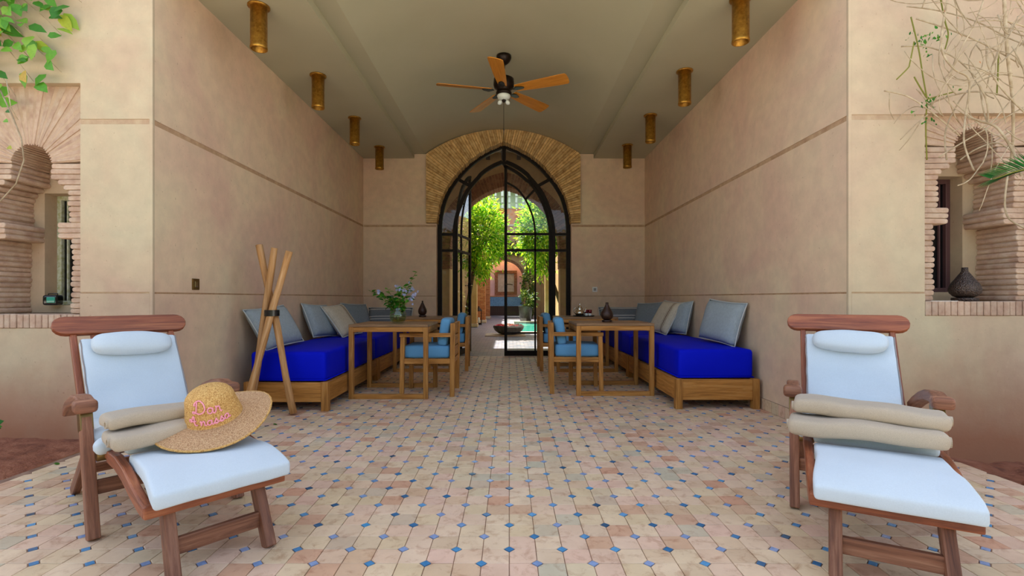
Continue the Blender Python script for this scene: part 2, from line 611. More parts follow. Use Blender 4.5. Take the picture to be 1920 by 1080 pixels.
# terracotta floor tile, one tone for each tile
m = Mat('terracotta', .52, .3)
v = m.coord('world')
r1 = m.rnd()
tone = m.ramp(r1, [(0, srgb(214, 180, 156)), (.22, srgb(222, 196, 164)), (.42, srgb(212, 188, 150)), (.58, srgb(220, 184, 160)), (.72, srgb(210, 190, 156)), (.84, srgb(204, 156, 126)), (.93, srgb(194, 184, 158)), (1, srgb(208, 174, 140))])
n1 = m.noise(v, 16, 6, .65, .5)
tone = m.mix(tone, m.ramp(n1, [(.28, srgb(178, 126, 92)), (.48, (1, 1, 1, 1)), (.75, (1.05, 1.05, 1.02, 1))]), .55, 'MULTIPLY')
n2 = m.noise(v, 5, 4, .6)
tone = m.mix(tone, m.ramp(n2, [(.35, (.92, .89, .86, 1)), (.65, (1.08, 1.08, 1.08, 1))]), .8, 'MULTIPLY')
m.base(tone)
rr = m.ramp(n1, [(.3, (.62, .62, .62, 1)), (.7, (.36, .36, .36, 1))])
m.l.new(rr, m.p.inputs['Roughness'])
m.bump(m.noise(v, 45, 4), .25, .004)
M['terracotta'] = m.m
m = Mat('blue_glaze', .16, .5)
v = m.coord('world')
m.base(m.mix(m.ramp(m.rnd(), [(0, srgb(40, 80, 108)), (.2, srgb(60, 120, 166)), (.45, srgb(84, 150, 194)), (.6, srgb(130, 154, 192)), (.85, srgb(146, 164, 200)), (1, srgb(66, 156, 204))]),
       m.ramp(m.noise(v, 60, 3), [(.3, (.72, .72, .75, 1)), (.7, (1.1, 1.1, 1.1, 1))]), .7, 'MULTIPLY'))
m.bump(m.noise(v, 50, 3), .2, .003)
M['blue_glaze'] = m.m
M['grout'] = mottled('grout', [(.3, srgb(120, 92, 76)), (.7, srgb(160, 130, 108))], 20, .95, .3, 80)
M['soil'] = mottled('red_soil', [(.25, srgb(104, 62, 46)), (.5, srgb(146, 92, 68)), (.8, srgb(170, 116, 88))], 9, .95, .9, 35, .03)
M['gravel'] = mottled('pale_bounce_gravel', [(.3, srgb(186, 180, 166)), (.7, srgb(208, 202, 188))], 4, .95, .5, 60, .02)  # kept pale so the unseen ground throws sun into the porch
M['vine_leaf'] = leafmat('vine_leaf', [(0, srgb(52, 112, 34)), (.35, srgb(92, 158, 44)), (.65, srgb(126, 180, 58)), (.86, srgb(172, 186, 62)), (.95, srgb(206, 160, 66)), (1, srgb(196, 150, 90))], .3)
M['bouquet_leaf'] = leafmat('bouquet_leaf', [(0, srgb(30, 96, 26)), (.6, srgb(64, 136, 34)), (1, srgb(112, 160, 50))], .3)
M['tree_leaf'] = leafmat('tree_leaf', [(0, srgb(56, 118, 20)), (.35, srgb(116, 176, 30)), (.75, srgb(184, 212, 44)), (1, srgb(224, 226, 90))], .55)
M['dark_leaf'] = leafmat('ivy_leaf', [(0, srgb(38, 66, 22)), (.6, srgb(72, 100, 34)), (1, srgb(150, 160, 60))], .3)
M['frond_leaf'] = leafmat('frond_leaf', [(0, srgb(24, 92, 40)), (1, srgb(60, 136, 62))], .2, .3)
M['petal'] = leafmat('plumbago_petal', [(0, srgb(160, 172, 226)), (1, srgb(204, 212, 246))], .3)
M['twig'] = mottled('dry_twig', [(.3, srgb(150, 128, 98)), (.7, srgb(198, 180, 150))], 20, .85, .4, 60, .004, vary=.15)
M['green_twig'] = plain('green_twig', srgb(124, 124, 52), .7, .2, 0, .1)
M['bark'] = mottled('bark', [(.3, srgb(70, 54, 40)), (.7, srgb(110, 90, 68))], 20, .95, .6, 40, .01)

# ================================================================== the porch
XL, XR = -2.47, 2.29          # inner faces of the side walls
YB = 8.36                     # back wall
YFL, YFR = 3.417, 3.333       # front faces of the outer walls
XC = -.092                    # axis of the arched door
ZB0, ZB1, ZG = 2.205, 2.242, 1.035

# --- floor: a bed of grout, tiles laid square with two corners cut, blue lozenges in the cuts
TS = .10555
TY0 = 1.9685
mb = MB()
mb.b2(-2.80, 2.745, .30, 3.42, -.06, -.0045)
mb.b2(XL - .02, XR + .02, 3.42, 8.52, -.06, -.0045)
floor = mb.build('floor', M['grout'])
struct(floor, 'terracotta tiled porch floor with small blue lozenges between the tiles', 'floor')

def tile_mesh(cut, name):
    h, g, ch, t = TS / 2, .0014, .0016, .010
    k = .0222
    def ring(e, z):
        a = h - g - e
        if cut:      # cut at (-,-) and (+,+)
            pts = [(-a + k, -a), (a, -a), (a, a - k), (a - k, a), (-a, a), (-a, -a + k)]
        else:
            pts = [(-a, -a), (a - k, -a), (a, -a + k), (a, a), (-a + k, a), (-a, a - k)]
        return [(x, y, z) for x, y in pts]
    vs = ring(ch, 0) + ring(0, -ch) + ring(0, -t)
    fs = [tuple(range(6))]
    for r0 in (0, 6):
        for i in range(6):
            j = (i + 1) % 6
            fs.append((r0 + i, r0 + 6 + i, r0 + 6 + j, r0 + j))
    return vs, fs

def lozenge():
    a, b = .0196, .0188
    vs = [(b, 0, 0), (0, b, 0), (-b, 0, 0), (0, -b, 0), (a, 0, -.001), (0, a, -.001), (-a, 0, -.001), (0, -a, -.001),
          (a, 0, -.01), (0, a, -.01), (-a, 0, -.01), (0, -a, -.01)]
    fs = [(0, 1, 2, 3)]
    for r0 in (0, 4):
        for i in range(4):
            j = (i + 1) % 4
            fs.append((r0 + i, r0 + 4 + i, r0 + 4 + j, r0 + j))
    return vs, fs

def raw_mesh(name, vs, fs, m):
    me = bpy.data.meshes.new(name)
    me.from_pydata(vs, [], fs)
    me.materials.append(m)
    me.update()
    return me

tiles, loz = [], []
for j in range(-16, 64):
    for i in range(-28, 28):
        cx, cy = (i + .5) * TS, TY0 + (j + .5) * TS
        inside = (XL < cx < XR and cy < 8.50) if cy > 3.40 else (-2.77 < cx < 2.72)
        if inside and cy > .45:
            tiles.append((cx, cy, (i + j) % 2 == 0))
        vx, vy = i * TS, TY0 + j * TS
        ok = (XL + .02 < vx < XR - .02 and vy < 8.45) if vy > 3.40 else (-2.72 < vx < 2.68)
        if ok and vy > .5 and (i + j) % 2 == 0:
            loz.append((vx, vy))
def seen(p):
    x, y = p[0], p[1]
    px, py = VX + x * FPX / y, VY + FPX / y
    return -10 < px < 1930 and py < 1085
def order(lst):
    a = sorted([p for p in lst if seen(p)], key=lambda p: p[1])
    return a[:300], a[300:] + [p for p in lst if not seen(p)]
tm = [raw_mesh('tile', *tile_mesh(c, ''), M['terracotta']) for c in (False, True)]
near, rest = order(tiles)
rt = random.Random(3)
for x, y, c in near:
    inst('tile', tm[1 if c else 0], floor, (x, y, rt.uniform(-.0007, .0007)), (rt.gauss(0, .004), rt.gauss(0, .004), rt.gauss(0, .006)))
def field(name, base, items, m):
    vs, fs = [], []
    for it in items:
        bv, bf = base(it)
        n = len(vs)
        dz, ax, ay = rt.uniform(-.0007, .0007), rt.gauss(0, .004), rt.gauss(0, .004)
        vs += [(it[0] + p[0], it[1] + p[1], p[2] + dz + p[0] * ax + p[1] * ay) for p in bv]
        fs += [tuple(n + k for k in q) for q in bf]
    o = bpy.data.objects.new(name, raw_mesh(name, vs, fs, m))
    col.objects.link(o)
    o.parent = floor
    o['kind'] = 'stuff'
    return o
tb = {c: tile_mesh(c, '') for c in (False, True)}
field('tile_field', lambda it: tb[it[2]], rest, M['terracotta'])
lm = raw_mesh('accent_tile', *lozenge(), M['blue_glaze'])
near, rest = order(loz)
for x, y in near:
    inst('accent_tile', lm, floor, (x, y, rt.uniform(-.0003, .0006)), (rt.gauss(0, .01), rt.gauss(0, .01), rt.gauss(0, .05)))
lz = lozenge()
field('accent_field', lambda it: lz, rest, M['blue_glaze'])

# --- earth beside the terrace and the pale ground added behind the viewer
def soil(name, x0, x1, y0, y1, zf, label, nx=40, ny=40):
    vs, fs = [], []
    for i in range(nx + 1):
        for j in range(ny + 1):
            x, y = x0 + (x1 - x0) * i / nx, y0 + (y1 - y0) * j / ny
            z = zf(x, y) + .022 * mnoise.noise(V(x * 7, y * 7, 1)) + .010 * mnoise.noise(V(x * 23, y * 23, 5))
            vs.append((x, y, z))
    for i in range(nx):
        for j in range(ny):
            a = i * (ny + 1) + j
            fs.append((a, a + ny + 1, a + ny + 2, a + 1))
    mb = MB(); mb.add(vs, fs, (1, 0, 0), True)
    return struct(mb.build(name, M['soil']), label, 'ground')
soil('ground_right', 2.73, 5.2, -1.0, 3.42, lambda x, y: -.055 - .05 * max(0, min(1, (x - 2.73) / .5)), 'bare red earth beside the terrace under the dry vine')
soil('ground_left', -5.6, -2.80, -1.0, 3.50, lambda x, y: .0 + .03 * max(0, min(1, (-2.80 - x) / .25)), 'bare red earth beside the terrace under the green vine')
mb = MB(); mb.b2(-40, 40, -60, .30, -.2, -.10)  # unseen ground, added to bounce sunlight into the porch
struct(mb.build('ground_bounce', M['gravel']), 'pale gravel added out of view to bounce daylight into the porch', 'ground')

# --- walls built from a profile (offset outwards, height) pushed along a line
PROFILE = [(0, -.25), (0, ZG - .006), (-.010, ZG - .005), (-.010, ZG + .006), (-.003, ZG + .007), (-.003, ZB0), (-.012, ZB0 + .003),
           (-.012, ZB1 - .003), (-.003, ZB1), (-.003, 3.99)]
def clip_profile(z0, z1):
    out = []
    for a, b in zip(PROFILE, PROFILE[1:]):
        for t in (a, b):
            pass
    pts = [PROFILE[0]]
    zs = []
    def off(z):
        for a, b in zip(PROFILE, PROFILE[1:]):
            if a[1] <= z <= b[1]:
                k = 0 if b[1] == a[1] else (z - a[1]) / (b[1] - a[1])
                return a[0] + (b[0] - a[0]) * k
        return PROFILE[-1][0]
    res = [(off(z0), z0)] + [p for p in PROFILE if z0 < p[1] < z1] + [(off(min(z1, 3.99)), z1)]
    return res
def wall_run(mb, p0, p1, nrm, z0, z1, thick):
    """Slab from p0 to p1 (x, y), its face looking along nrm."""
    pr = clip_profile(z0, z1)
    n = Vector((nrm[0], nrm[1], 0))
    vs = []
    for p in (p0, p1):
        b = Vector((p[0], p[1], 0))
        vs += [b + n * o + V(0, 0, z) for o, z in pr] + [b - n * thick + V(0, 0, z1), b - n * thick + V(0, 0, z0)]
    k = len(pr) + 2
    d = Vector((p1[0] - p0[0], p1[1] - p0[1], 0))
    flip = d.cross(V(0, 0, 1)).dot(n) < 0
    fs = []
    for i in range(k):
        j = (i + 1) % k
        q = (i, i + k, j + k, j)
        fs.append(q[::-1] if flip else q)
    a, b = tuple(range(k)), tuple(range(k, 2 * k))
    fs.append(a if flip else a[::-1])
    fs.append(b[::-1] if flip else b)
    mb.add(vs, fs, (1, 0, 0))

mb = MB(); wall_run(mb, (XL, YFL + .022), (XL, YB + .05), (1, 0), -.06, 3.99, .40)
wl_ = struct(mb.build('wall_left', M['plaster_in_lifted']), 'long pinkish plaster wall behind the daybeds with the tripod of poles', 'wall')
mb = MB(); wall_run(mb, (XR, YFR + .022), (XR, YB + .05), (-1, 0), -.06, 3.99, .40)
wr_ = struct(mb.build('wall_right', M['plaster_in_lifted']), 'long pinkish plaster wall behind the daybeds opposite the tripod of poles', 'wall')

for wall_, x, s_, y in ((wl_, XL, -1, YFL), (wr_, XR, 1, YFR)):
    e = MB(); e.b2(min(x, x + s_ * .40), max(x, x + s_ * .40), y + .020, y + .30, -.06, 3.98)
    e.v = [V(p.x if abs(p.x - x) > .1 else p.x + s_ * .02, p.y + (.0 if p.y < y + .1 else 0), p.z) for p in e.v]
    e.b2(min(x, x + s_ * .023), max(x, x + s_ * .023), y, y + .023, -.25, 3.98)
    e.build('corner_edge', M['plaster_out_dimmed'], wall_, .004, 2)

# tiled skirting along the foot of both side walls
for sx, x, y0, nm in ((1, XL, YFL, 'baseboard_left'), (-1, XR, YFR, 'baseboard_right')):
    e = MB(); e.b2(min(x, x + sx * .004), max(x, x + sx * .004), y0 + .01, YB, 0, .098)
    base = e.build(nm, M['grout'])
    struct(base, 'low terracotta tile skirting along the foot of the %s' % ('wall behind the tripod' if sx > 0 else 'wall facing the tripod'), 'skirting')
    tmb = MB(); tmb.box((0, 0, 0), (.012, TS - .004, .094))
    tme = tmb.mesh('tile'); tme.materials.append(M['terracotta'])
    n = int((YB - y0 - .03) / TS)
    for k in range(n):
        inst('tile', tme, base, (x + sx * .006, y0 + .06 + k * TS, .049), (0, 0, rt.gauss(0, .01)))

# rough bands of render set into the recesses of the side walls
for wall_, x, nx, y0 in ((wl_, XL, 1, YFL), (wr_, XR, -1, YFR)):
    e = MB(); e.b2(min(x - nx * .03, x - nx * .0075), max(x - nx * .03, x - nx * .0075), y0 + .012, YB + .02, ZB0 + .002, ZB1 - .002); e.build('band', M['band'], wall_)
    e = MB(); e.b2(min(x - nx * .03, x - nx * .0085), max(x - nx * .03, x - nx * .0085), y0 + .012, YB + .02, ZG - .006, ZG + .008); e.build('band', M['band'], wall_)

# --- curves of the arched door, as (half width, height)
OUT = [(1.143, 0), (1.143, 1.817), (1.143, 2.15), (1.125, 2.42), (1.056, 2.70), (.955, 2.90), (.82, 3.085), (.66, 3.26), (.508, 3.39), (.30, 3.52), (.12, 3.60), (0, 3.645)]
MID = [(.826, 0), (.826, 1.822), (.826, 2.102), (.812, 2.27), (.775, 2.44), (.707, 2.63), (.632, 2.79), (.539, 2.925), (.42, 3.06), (.285, 3.175), (.14, 3.262), (0, 3.32)]
INN = [(.539, 0), (.539, 1.822), (.539, 2.102), (.528, 2.24), (.503, 2.38), (.455, 2.52), (.40, 2.645), (.337, 2.75), (.239, 2.873), (.12, 2.955), (0, 3.01)]
def dens(c, k=3):
    out = []
    n = len(c)
    for i in range(n - 1):
        p0, p1, p2, p3 = c[max(i - 1, 0)], c[i], c[i + 1], c[min(i + 2, n - 1)]
        if i < 2 or (p1[0] == p2[0]):
            out.append(p1)
            continue
        for s in range(k):
            t = s / k
            f = lambda a, b, c_, d: .5 * ((2 * b) + (-a + c_) * t + (2 * a - 5 * b + 4 * c_ - d) * t * t + (-a + 3 * b - 3 * c_ + d) * t ** 3)
            out.append((f(p0[0], p1[0], p2[0], p3[0]), f(p0[1], p1[1], p2[1], p3[1])))
    out.append(c[-1])
    return out
OUT, MID, INN = dens(OUT), dens(MID), dens(INN)
def half(c, z):
    for a, b in zip(c, c[1:]):
        if a[1] <= z <= b[1] and b[1] > a[1]:
            k = (z - a[1]) / (b[1] - a[1])
            return a[0] + (b[0] - a[0]) * k
    return 0.0
def part_of(c, z0, z1):
    return [(half(c, z0), z0)] + [p for p in c if z0 + 1e-4 < p[1] < z1 - 1e-4] + [(half(c, z1) if z1 < c[-1][1] else 0.0, min(z1, c[-1][1]))]

# --- back wall with its arched opening
def arched_wall(mb, y0, y1, x0, x1, xc, curve, ztop, grooves, grow=0.0):
    zs = sorted(set([round(p[1], 4) for p in curve] + [ztop] + [g for g in grooves for g in g[:2]]))
    zs = [z for z in zs if z <= ztop]
    def yo(z0, z1):
        m_ = (z0 + z1) / 2
        for a, b, d in grooves:
            if a <= m_ <= b:
                return d
        return 0
    apex = curve[-1][1] + grow
    for a, b in zip(zs, zs[1:]):
        o = yo(a, b)
        if a >= apex - 1e-6:
            mb.b2(x0, x1, y0 + o, y1, a, b)
            continue
        ha, hb = half(curve, a) + grow, (half(curve, b) + grow if b < curve[-1][1] else grow * .5)
        mb.prism([(x0, a), (xc - ha, a), (xc - hb, b), (x0, b)], y0 + o, y1)
        mb.prism([(xc + ha, a), (x1, a), (x1, b), (xc + hb, b)], y0 + o, y1)
mb = MB()
GRV = [(ZG - .006, ZG + .006, .010), (ZB0, ZB1, .009)]
arched_wall(mb, YB, YB + .42, XL - .3, XR + .3, XC, OUT, 4.0, GRV, .0)
wb = struct(mb.build('wall_back', M['plaster_in_lifted']), 'plaster back wall of the porch around the arched steel door', 'wall')

for z0, z1 in ((ZG - .006, ZG + .006), (ZB0, ZB1)):
    for xa, xb in ((XL, XC - 1.15), (XC + 1.15, XR)):
        e = MB(); e.b2(xa, xb, YB + .005, YB + .03, z0, z1); e.build('band', M['band'], wb)

# voussoirs of the brick arch on the back wall
AXL, AXR, AZS, AZT, AZB = -1.40, 1.197, 3.425, 3.838, 2.265
acx, ahw = (AXL + AXR) / 2, (AXR - AXL) / 2
ARAD = (ahw ** 2 + (AZT - AZS) ** 2) / (2 * (AZT - AZS))
def outer_hit(px, pz, dx, dz):
    """Where a ray from (px, pz) leaves the brick panel: its straight sides or the curve of the vault."""
    best = 9
    if dx > 1e-6:
        best = min(best, (AXR - px) / dx)
    if dx < -1e-6:
        best = min(best, (AXL - px) / dx)
    cz = AZT - ARAD
    ox, oz = px - acx, pz - cz
    b = ox * dx + oz * dz
    c_ = ox * ox + oz * oz - ARAD ** 2
    disc = b * b - c_
    if disc > 0:
        t = -b + math.sqrt(disc)
        if t > 0:
            best = min(best, t)
    return px + dx * best, pz + dz * best
path = [p for p in OUT if p[1] >= AZB]
path = [(half(OUT, AZB), AZB)] + [p for p in path if p[1] > AZB + .01]
def resample(pl, step):
    L = [0]
    for a, b in zip(pl, pl[1:]):
        L.append(L[-1] + math.hypot(b[0] - a[0], b[1] - a[1]))
    n = int(L[-1] / step)
    out = []
    for k in range(n + 1):
        s = L[-1] * k / n
        i = max(0, min(len(pl) - 2, next((q for q in range(len(L)) if L[q] >= s), len(L) - 1) - 1))
        t = (s - L[i]) / max(1e-9, L[i + 1] - L[i])
        out.append((pl[i][0] + (pl[i + 1][0] - pl[i][0]) * t, pl[i][1] + (pl[i + 1][1] - pl[i][1]) * t))
    return out
def aim(h, z):
    """Direction of the joint at a point of the arch: level at the springing, steep at the crown."""
    dx, dz = h - .0, z - (AZB - .02)
    a = math.atan2(dz * .92, dx + .10)
    return math.cos(a), math.sin(a)
rs = resample(path, .0350)
rb = random.Random(11)
mort = MB()
for side in (-1, 1):
    for (h0, z0), (h1, z1) in zip(rs, rs[1:]):
        d0, d1 = aim(h0, z0), aim(h1, z1)
        j = .0030
        ins = rb.uniform(-.004, .004)
        q = []
        for (h, z), d, s in (((h0, z0), d0, 1), ((h1, z1), d1, -1)):
            tx, tz = (h1 - h0), (z1 - z0)
            L = math.hypot(tx, tz)
            ax, az = h + tx / L * j * s, z + tz / L * j * s
            ax = max(ax, .001)
            bx, bz = outer_hit(XC + side * ax, az, side * d[0], d[1])
            # keep the crown bricks on their own half
            q.append(((XC + side * (ax - .012 + ins)), az - (.012 - ins) * (d[1])))
            q.append((bx, bz))
        poly = [q[0], q[1], q[3], q[2]]
        e = MB()
        yf = YB - .064 + rb.uniform(-.005, .004)
        e.prism(poly, yf, YB + .17, (side * d0[0], 0, d0[1]))
        e.build('brick', M['arch_brick'], wb)
        mort.prism([(XC + side * h0, z0), outer_hit(XC + side * h0, z0, side * d0[0], d0[1]),
                    outer_hit(XC + side * h1, z1, side * d1[0], d1[1]), (XC + side * h1, z1)], YB - .050, YB + .16)
mort.build('mortar', M['arch_mortar'], wb)

# --- ceiling: two soffits, a step, and a shallow vault between them
SZ, LZ = 3.366, 3.439
VXL, VXR, SXL, SXR = -1.418, 1.201, -1.608, 1.427
prof = [(XL, SZ), (SXL, SZ), (SXL, LZ), (VXL, LZ)]
vc, vh, rise = (VXL + VXR) / 2, (VXR - VXL) / 2, .405
vr = (vh ** 2 + rise ** 2) / (2 * rise)
a0 = math.asin(vh / vr)
for k in range(1, 32):
    a = -a0 + 2 * a0 * k / 32
    prof.append((vc + vr * math.sin(a), LZ + rise - vr + vr * math.cos(a)))
prof += [(VXR, LZ), (SXR, LZ), (SXR, SZ), (XR, SZ)]
mb = MB()
yf = YFR + .05
vs_, fs_ = [], []
for y in (yf, YB + .02):
    vs_ += [V(x, y, z) for x, z in prof]
n = len(prof)
for i in range(n - 1):
    fs_.append((i, i + 1, i + 1 + n, i + n))
mb.add(vs_, fs_, (0, 1, 0))
mb.b2(XL - .4, XR + .4, yf, YB + .3, 3.98, 4.15)
ce = struct(mb.build('ceiling', M['ceiling']), 'grey painted ceiling with flat side bands and a shallow vault', 'ceiling')
for p in ce.data.polygons:
    p.use_smooth = 4 <= p.index < 35
# the parapet above the opening (out of the picture, it shades the terrace)
mb = MB()
mb.b2(-7.5, 7.5, YFL + .02, YFL + .32, 3.99, 5.3)
struct(mb.build('trim_1', M['plaster_out_dimmed']), 'plaster parapet above the porch opening', 'parapet')

# --- outer walls with a keyhole niche of thin bricks and a slit window in each
def niche_half(z, dz):
    """Half width of the opening at height z: a round lobe on top, steps, an impost, then straight down."""
    z = z - dz
    if z > 1.94:
        return math.sqrt(max(0, .139 ** 2 - (z - 1.94) ** 2))
    if z > 1.83: return .139
    if z > 1.79: return .185
    if z > 1.75: return .225
    if z > 1.515: return .256
    if z > 1.43: return .185
    return .282

def front_wall(side, name, yface, xin, xc, dz, ztop, label, wname, wlabel, wmat, wz0, wz1):
    HW = .393
    x_lo, x_hi = xc - HW, xc + HW
    zs = .89 + dz                         # top of the sill
    zb = zs - .10
    xout = xin + side * 4.5
    xin = xin + side * .022
    mb = MB()
    T = .62
    def run(xa, xb, z0, z1):
        wall_run(mb, (min(xa, xb), yface), (max(xa, xb), yface), (0, -1), z0, z1, T)
    near_, far_ = (x_hi, x_lo) if side < 0 else (x_lo, x_hi)
    run(xin, near_, -.25, 3.99)
    run(far_, xout, -.25, 3.99)
    run(x_lo, x_hi, -.25, zb)
    run(x_lo, x_hi, ztop, 3.99)
    yn = yface + .055                     # face of the brickwork
    yb = yn + .30                         # plaster behind it
    # plaster back of the niche with its slit opening, and the shelf
    hw = .185
    mb.b2(x_lo, xc - hw, yb, yface + T, zs, ztop)
    mb.b2(xc + hw, x_hi, yb, yface + T, zs, ztop)
    mb.b2(xc - hw, xc + hw, yb, yface + T, wz1, ztop)
    mb.b2(xc - hw, xc + hw, yb, yface + T, zs, wz0)
    mb.b2(x_lo, x_hi, yn + .09, yface + T, zb, zs - .004)
    w = struct(mb.build(name, M['plaster_out_dimmed']), label, 'wall')
    rk = random.Random(5 + side)
    for z0, z1, dp in ((ZB0 + .002, ZB1 - .002, .0075), (ZG - .006, ZG + .008, .0085)):
        if z1 < ztop and z0 > zb:
            e = MB(); e.b2(min(xin, near_), max(xin, near_), yface + dp, yface + .03, z0, z1); e.build('band', M['band_out'], w)
            e = MB(); e.b2(min(far_, xout), max(far_, xout), yface + dp, yface + .03, z0, z1); e.build('band', M['band_out'], w)
    # level courses on both sides of the opening
    CH = .0378
    zc = 1.955 + dz
    nc = int((zc - zs) / CH)
    mt = MB()
    for k in range(nc):
        z0 = zs + k * CH
        zm = z0 + CH / 2
        for s in (-1, 1):
            h = niche_half(zm, dz) + rk.uniform(-.007, .007)
            yy = yn + rk.uniform(-.006, .006)
            t0 = rk.uniform(.0025, .005)
            e = MB()
            xi, xo = xc + s * h, xc + s * (HW - .001)
            zl, zh = z0 + t0 / 2, z0 + CH - t0 / 2
            r = .010
            # inner end rounded by wear, upper and lower edge a little bowed
            sl = rk.uniform(-.004, .004)
            poly = [(xi + s * r, zl), (xo, zl + sl * .5), (xo, zh + sl * .5), (xi + s * r, zh - sl * .4), (xi, zh - r), (xi + s * .002, zl + r * .8)]
            e.prism(poly, yy, yb, (1, 0, 0))
            o = e.build('brick', M['old_brick'], w, .003, 1)
            mt.b2(min(xc + s * (h + .012), xo), max(xc + s * (h + .012), xo), yn + .012, yb, z0, z0 + CH)
    # fan of bricks over the lobe
    cz = 1.94 + dz
    nf = 23
    a_lo, a_hi = R(4), R(176)
    for k in range(nf):
        aa = a_lo + (a_hi - a_lo) * k / nf
        ab = a_lo + (a_hi - a_lo) * (k + 1) / nf
        def hit(a):
            t = 9
            ca, sa = math.cos(a), math.sin(a)
            if abs(ca) > 1e-6: t = min(t, (HW - .001) / abs(ca))
            if sa > 1e-6: t = min(t, (ztop - .002 - cz) / sa)
            return t
        g = R(1.5)
        r0 = .139 + rk.uniform(-.006, .006)
        p = [(xc + r0 * math.cos(aa + g), cz + r0 * math.sin(aa + g)), (xc + hit(aa + g) * math.cos(aa + g), cz + hit(aa + g) * math.sin(aa + g))]
        # follow the corner of the panel
        am = math.atan2(ztop - .002 - cz, HW - .001)
        for cor in (am, PI - am):
            if aa + g < cor < ab - g:
                p.append((xc + hit(cor) * math.cos(cor), cz + hit(cor) * math.sin(cor)))
        p += [(xc + hit(ab - g) * math.cos(ab - g), cz + hit(ab - g) * math.sin(ab - g)), (xc + r0 * math.cos(ab - g), cz + r0 * math.sin(ab - g))]
        e = MB()
        e.prism(p, yn + rk.uniform(-.004, .003), yb, (math.cos(aa), 0, math.sin(aa)))
        e.build('brick', M['old_brick'], w, .002, 1)
    # mortar behind the fan, as a ring of wedges
    for k in range(40):
        aa, ab = a_lo + (a_hi - a_lo) * k / 40, a_lo + (a_hi - a_lo) * (k + 1) / 40
        def hit2(a):
            t = 9
            ca, sa = math.cos(a), math.sin(a)
            if abs(ca) > 1e-6: t = min(t, HW / abs(ca))
            if sa > 1e-6: t = min(t, (ztop - cz) / sa)
            return t
        mt.prism([(xc + .148 * math.cos(aa), cz + .148 * math.sin(aa)), (xc + hit2(aa) * math.cos(aa), cz + hit2(aa) * math.sin(aa)),
                  (xc + hit2(ab) * math.cos(ab), cz + hit2(ab) * math.sin(ab)), (xc + .148 * math.cos(ab), cz + .148 * math.sin(ab))], yn + .003, yb)
    mt.build('mortar', M['mortar'], w)
    # bricks on edge along the sill
    ns = 18
    for k in range(ns):
        xa = x_lo + 2 * HW * k / ns
        e = MB()
        e.b2(xa + .002, xa + 2 * HW / ns - .002, yface - .006 + rk.uniform(-.003, .003), yn + .12, zb + .002, zs - rk.uniform(0, .004))
        e.build('brick', M['old_brick'], w, .004, 1)
    e = MB(); e.b2(x_lo, x_hi, yface + .006, yn + .11, zb, zs - .006)
    e.build('sill_mortar', M['mortar'], w)
    # slit window set deep in the wall
    yw = yb + .10
    f = MB()
    fw = .034
    for xa, xb, za, zb_ in ((xc - hw, xc - hw + fw, wz0, wz1), (xc + hw - fw, xc + hw, wz0, wz1), (xc - hw + fw, xc + hw - fw, wz0, wz0 + fw), (xc - hw + fw, xc + hw - fw, wz1 - fw, wz1)):
        f.b2(xa, xb, yw, yw + .05, za, zb_)
    for s in (-1, 1):
        f.b2(xc + s * .113 - .006, xc + s * .113 + .006, yw + .012, yw + .05, wz0 + fw, wz1 - fw)
    wo = f.build(wname, wmat, None, .003, 1)
    struct(wo, wlabel, 'window')
    g = MB(); g.b2(xc - hw + fw, xc + hw - fw, yw + .03, yw + .036, wz0 + fw, wz1 - fw)
    g.build('pane', M['dark_glass'], wo)
    return w

wfl = front_wall(-1, 'wall_front_left', YFL, XL, -3.365, 0.0, 2.49, 'sandy outer wall with keyhole brick niche under the green vine', 'window_2', 'slit window with pale green frame behind the small black lantern', M['pale_frame'], .945, 1.80)
wfr = front_wall(1, 'wall_front_right', YFR, XR, 3.20, .09, 2.25, 'sandy outer wall with keyhole brick niche behind the dry vine', 'window_3', 'slit window with maroon frame behind the pierced metal lantern', M['maroon_frame'], 1.045, 1.91)

# --- the steel screen in the arch, with two leaves
YD = 8.50
def arc_bar(mb, pts, w, y0, y1, sgn=1, ox=0.0):
    """A steel bar of width w that follows (half width, height) points; sgn mirrors it."""
    n = len(pts)
    P = [V(ox + sgn * h, (y0 + y1) / 2, z) for h, z in pts]
    mb.sweep(P, y1 - y0, w, (0, 1, 0))
scr = MB()
for s in (-1, 1):
    arc_bar(scr, [(h - .034 if h > .05 else h, z - (0 if h > .05 else .034)) for h, z in OUT], .075, YD, YD + .07, s, XC)
    arc_bar(scr, [(h + .030, z + (.03 if h < .4 else .012)) if z > 2 else (h + .030, z) for h, z in MID], .062, YD + .005, YD + .065, s, XC)
    for z in (1.822, 2.102):
        scr.bar((XC + s * .87, YD + .035, z), (XC + s * 1.09, YD + .035, z), .05, .042)
    scr.bar((XC + s * .795, YD + .035, 3.055), (XC + s * .56, YD + .035, 2.925), .05, .04, (0, 1, 0))
scr.bar((XC, YD + .035, 3.30), (XC, YD + .035, 3.62), .06, .06, (0, 1, 0))
scr.b2(XC + .83, XC + 1.11, YD, YD + .07, 0, .05)
scr.b2(XC - 1.11, XC - .83, YD, YD + .07, 0, .05)
win = struct(scr.build('window_1', M['steel']), 'pointed arch screen of dark steel bars and glass around the double door', 'window')
def pane(parent, poly, y, t=.006):
    e = MB()
    e.prism(poly, y, y + t)
    return e.build('pane', M['glass'], parent)
ins = lambda c, d: [(max(h - d, 0), z) for h, z in c]
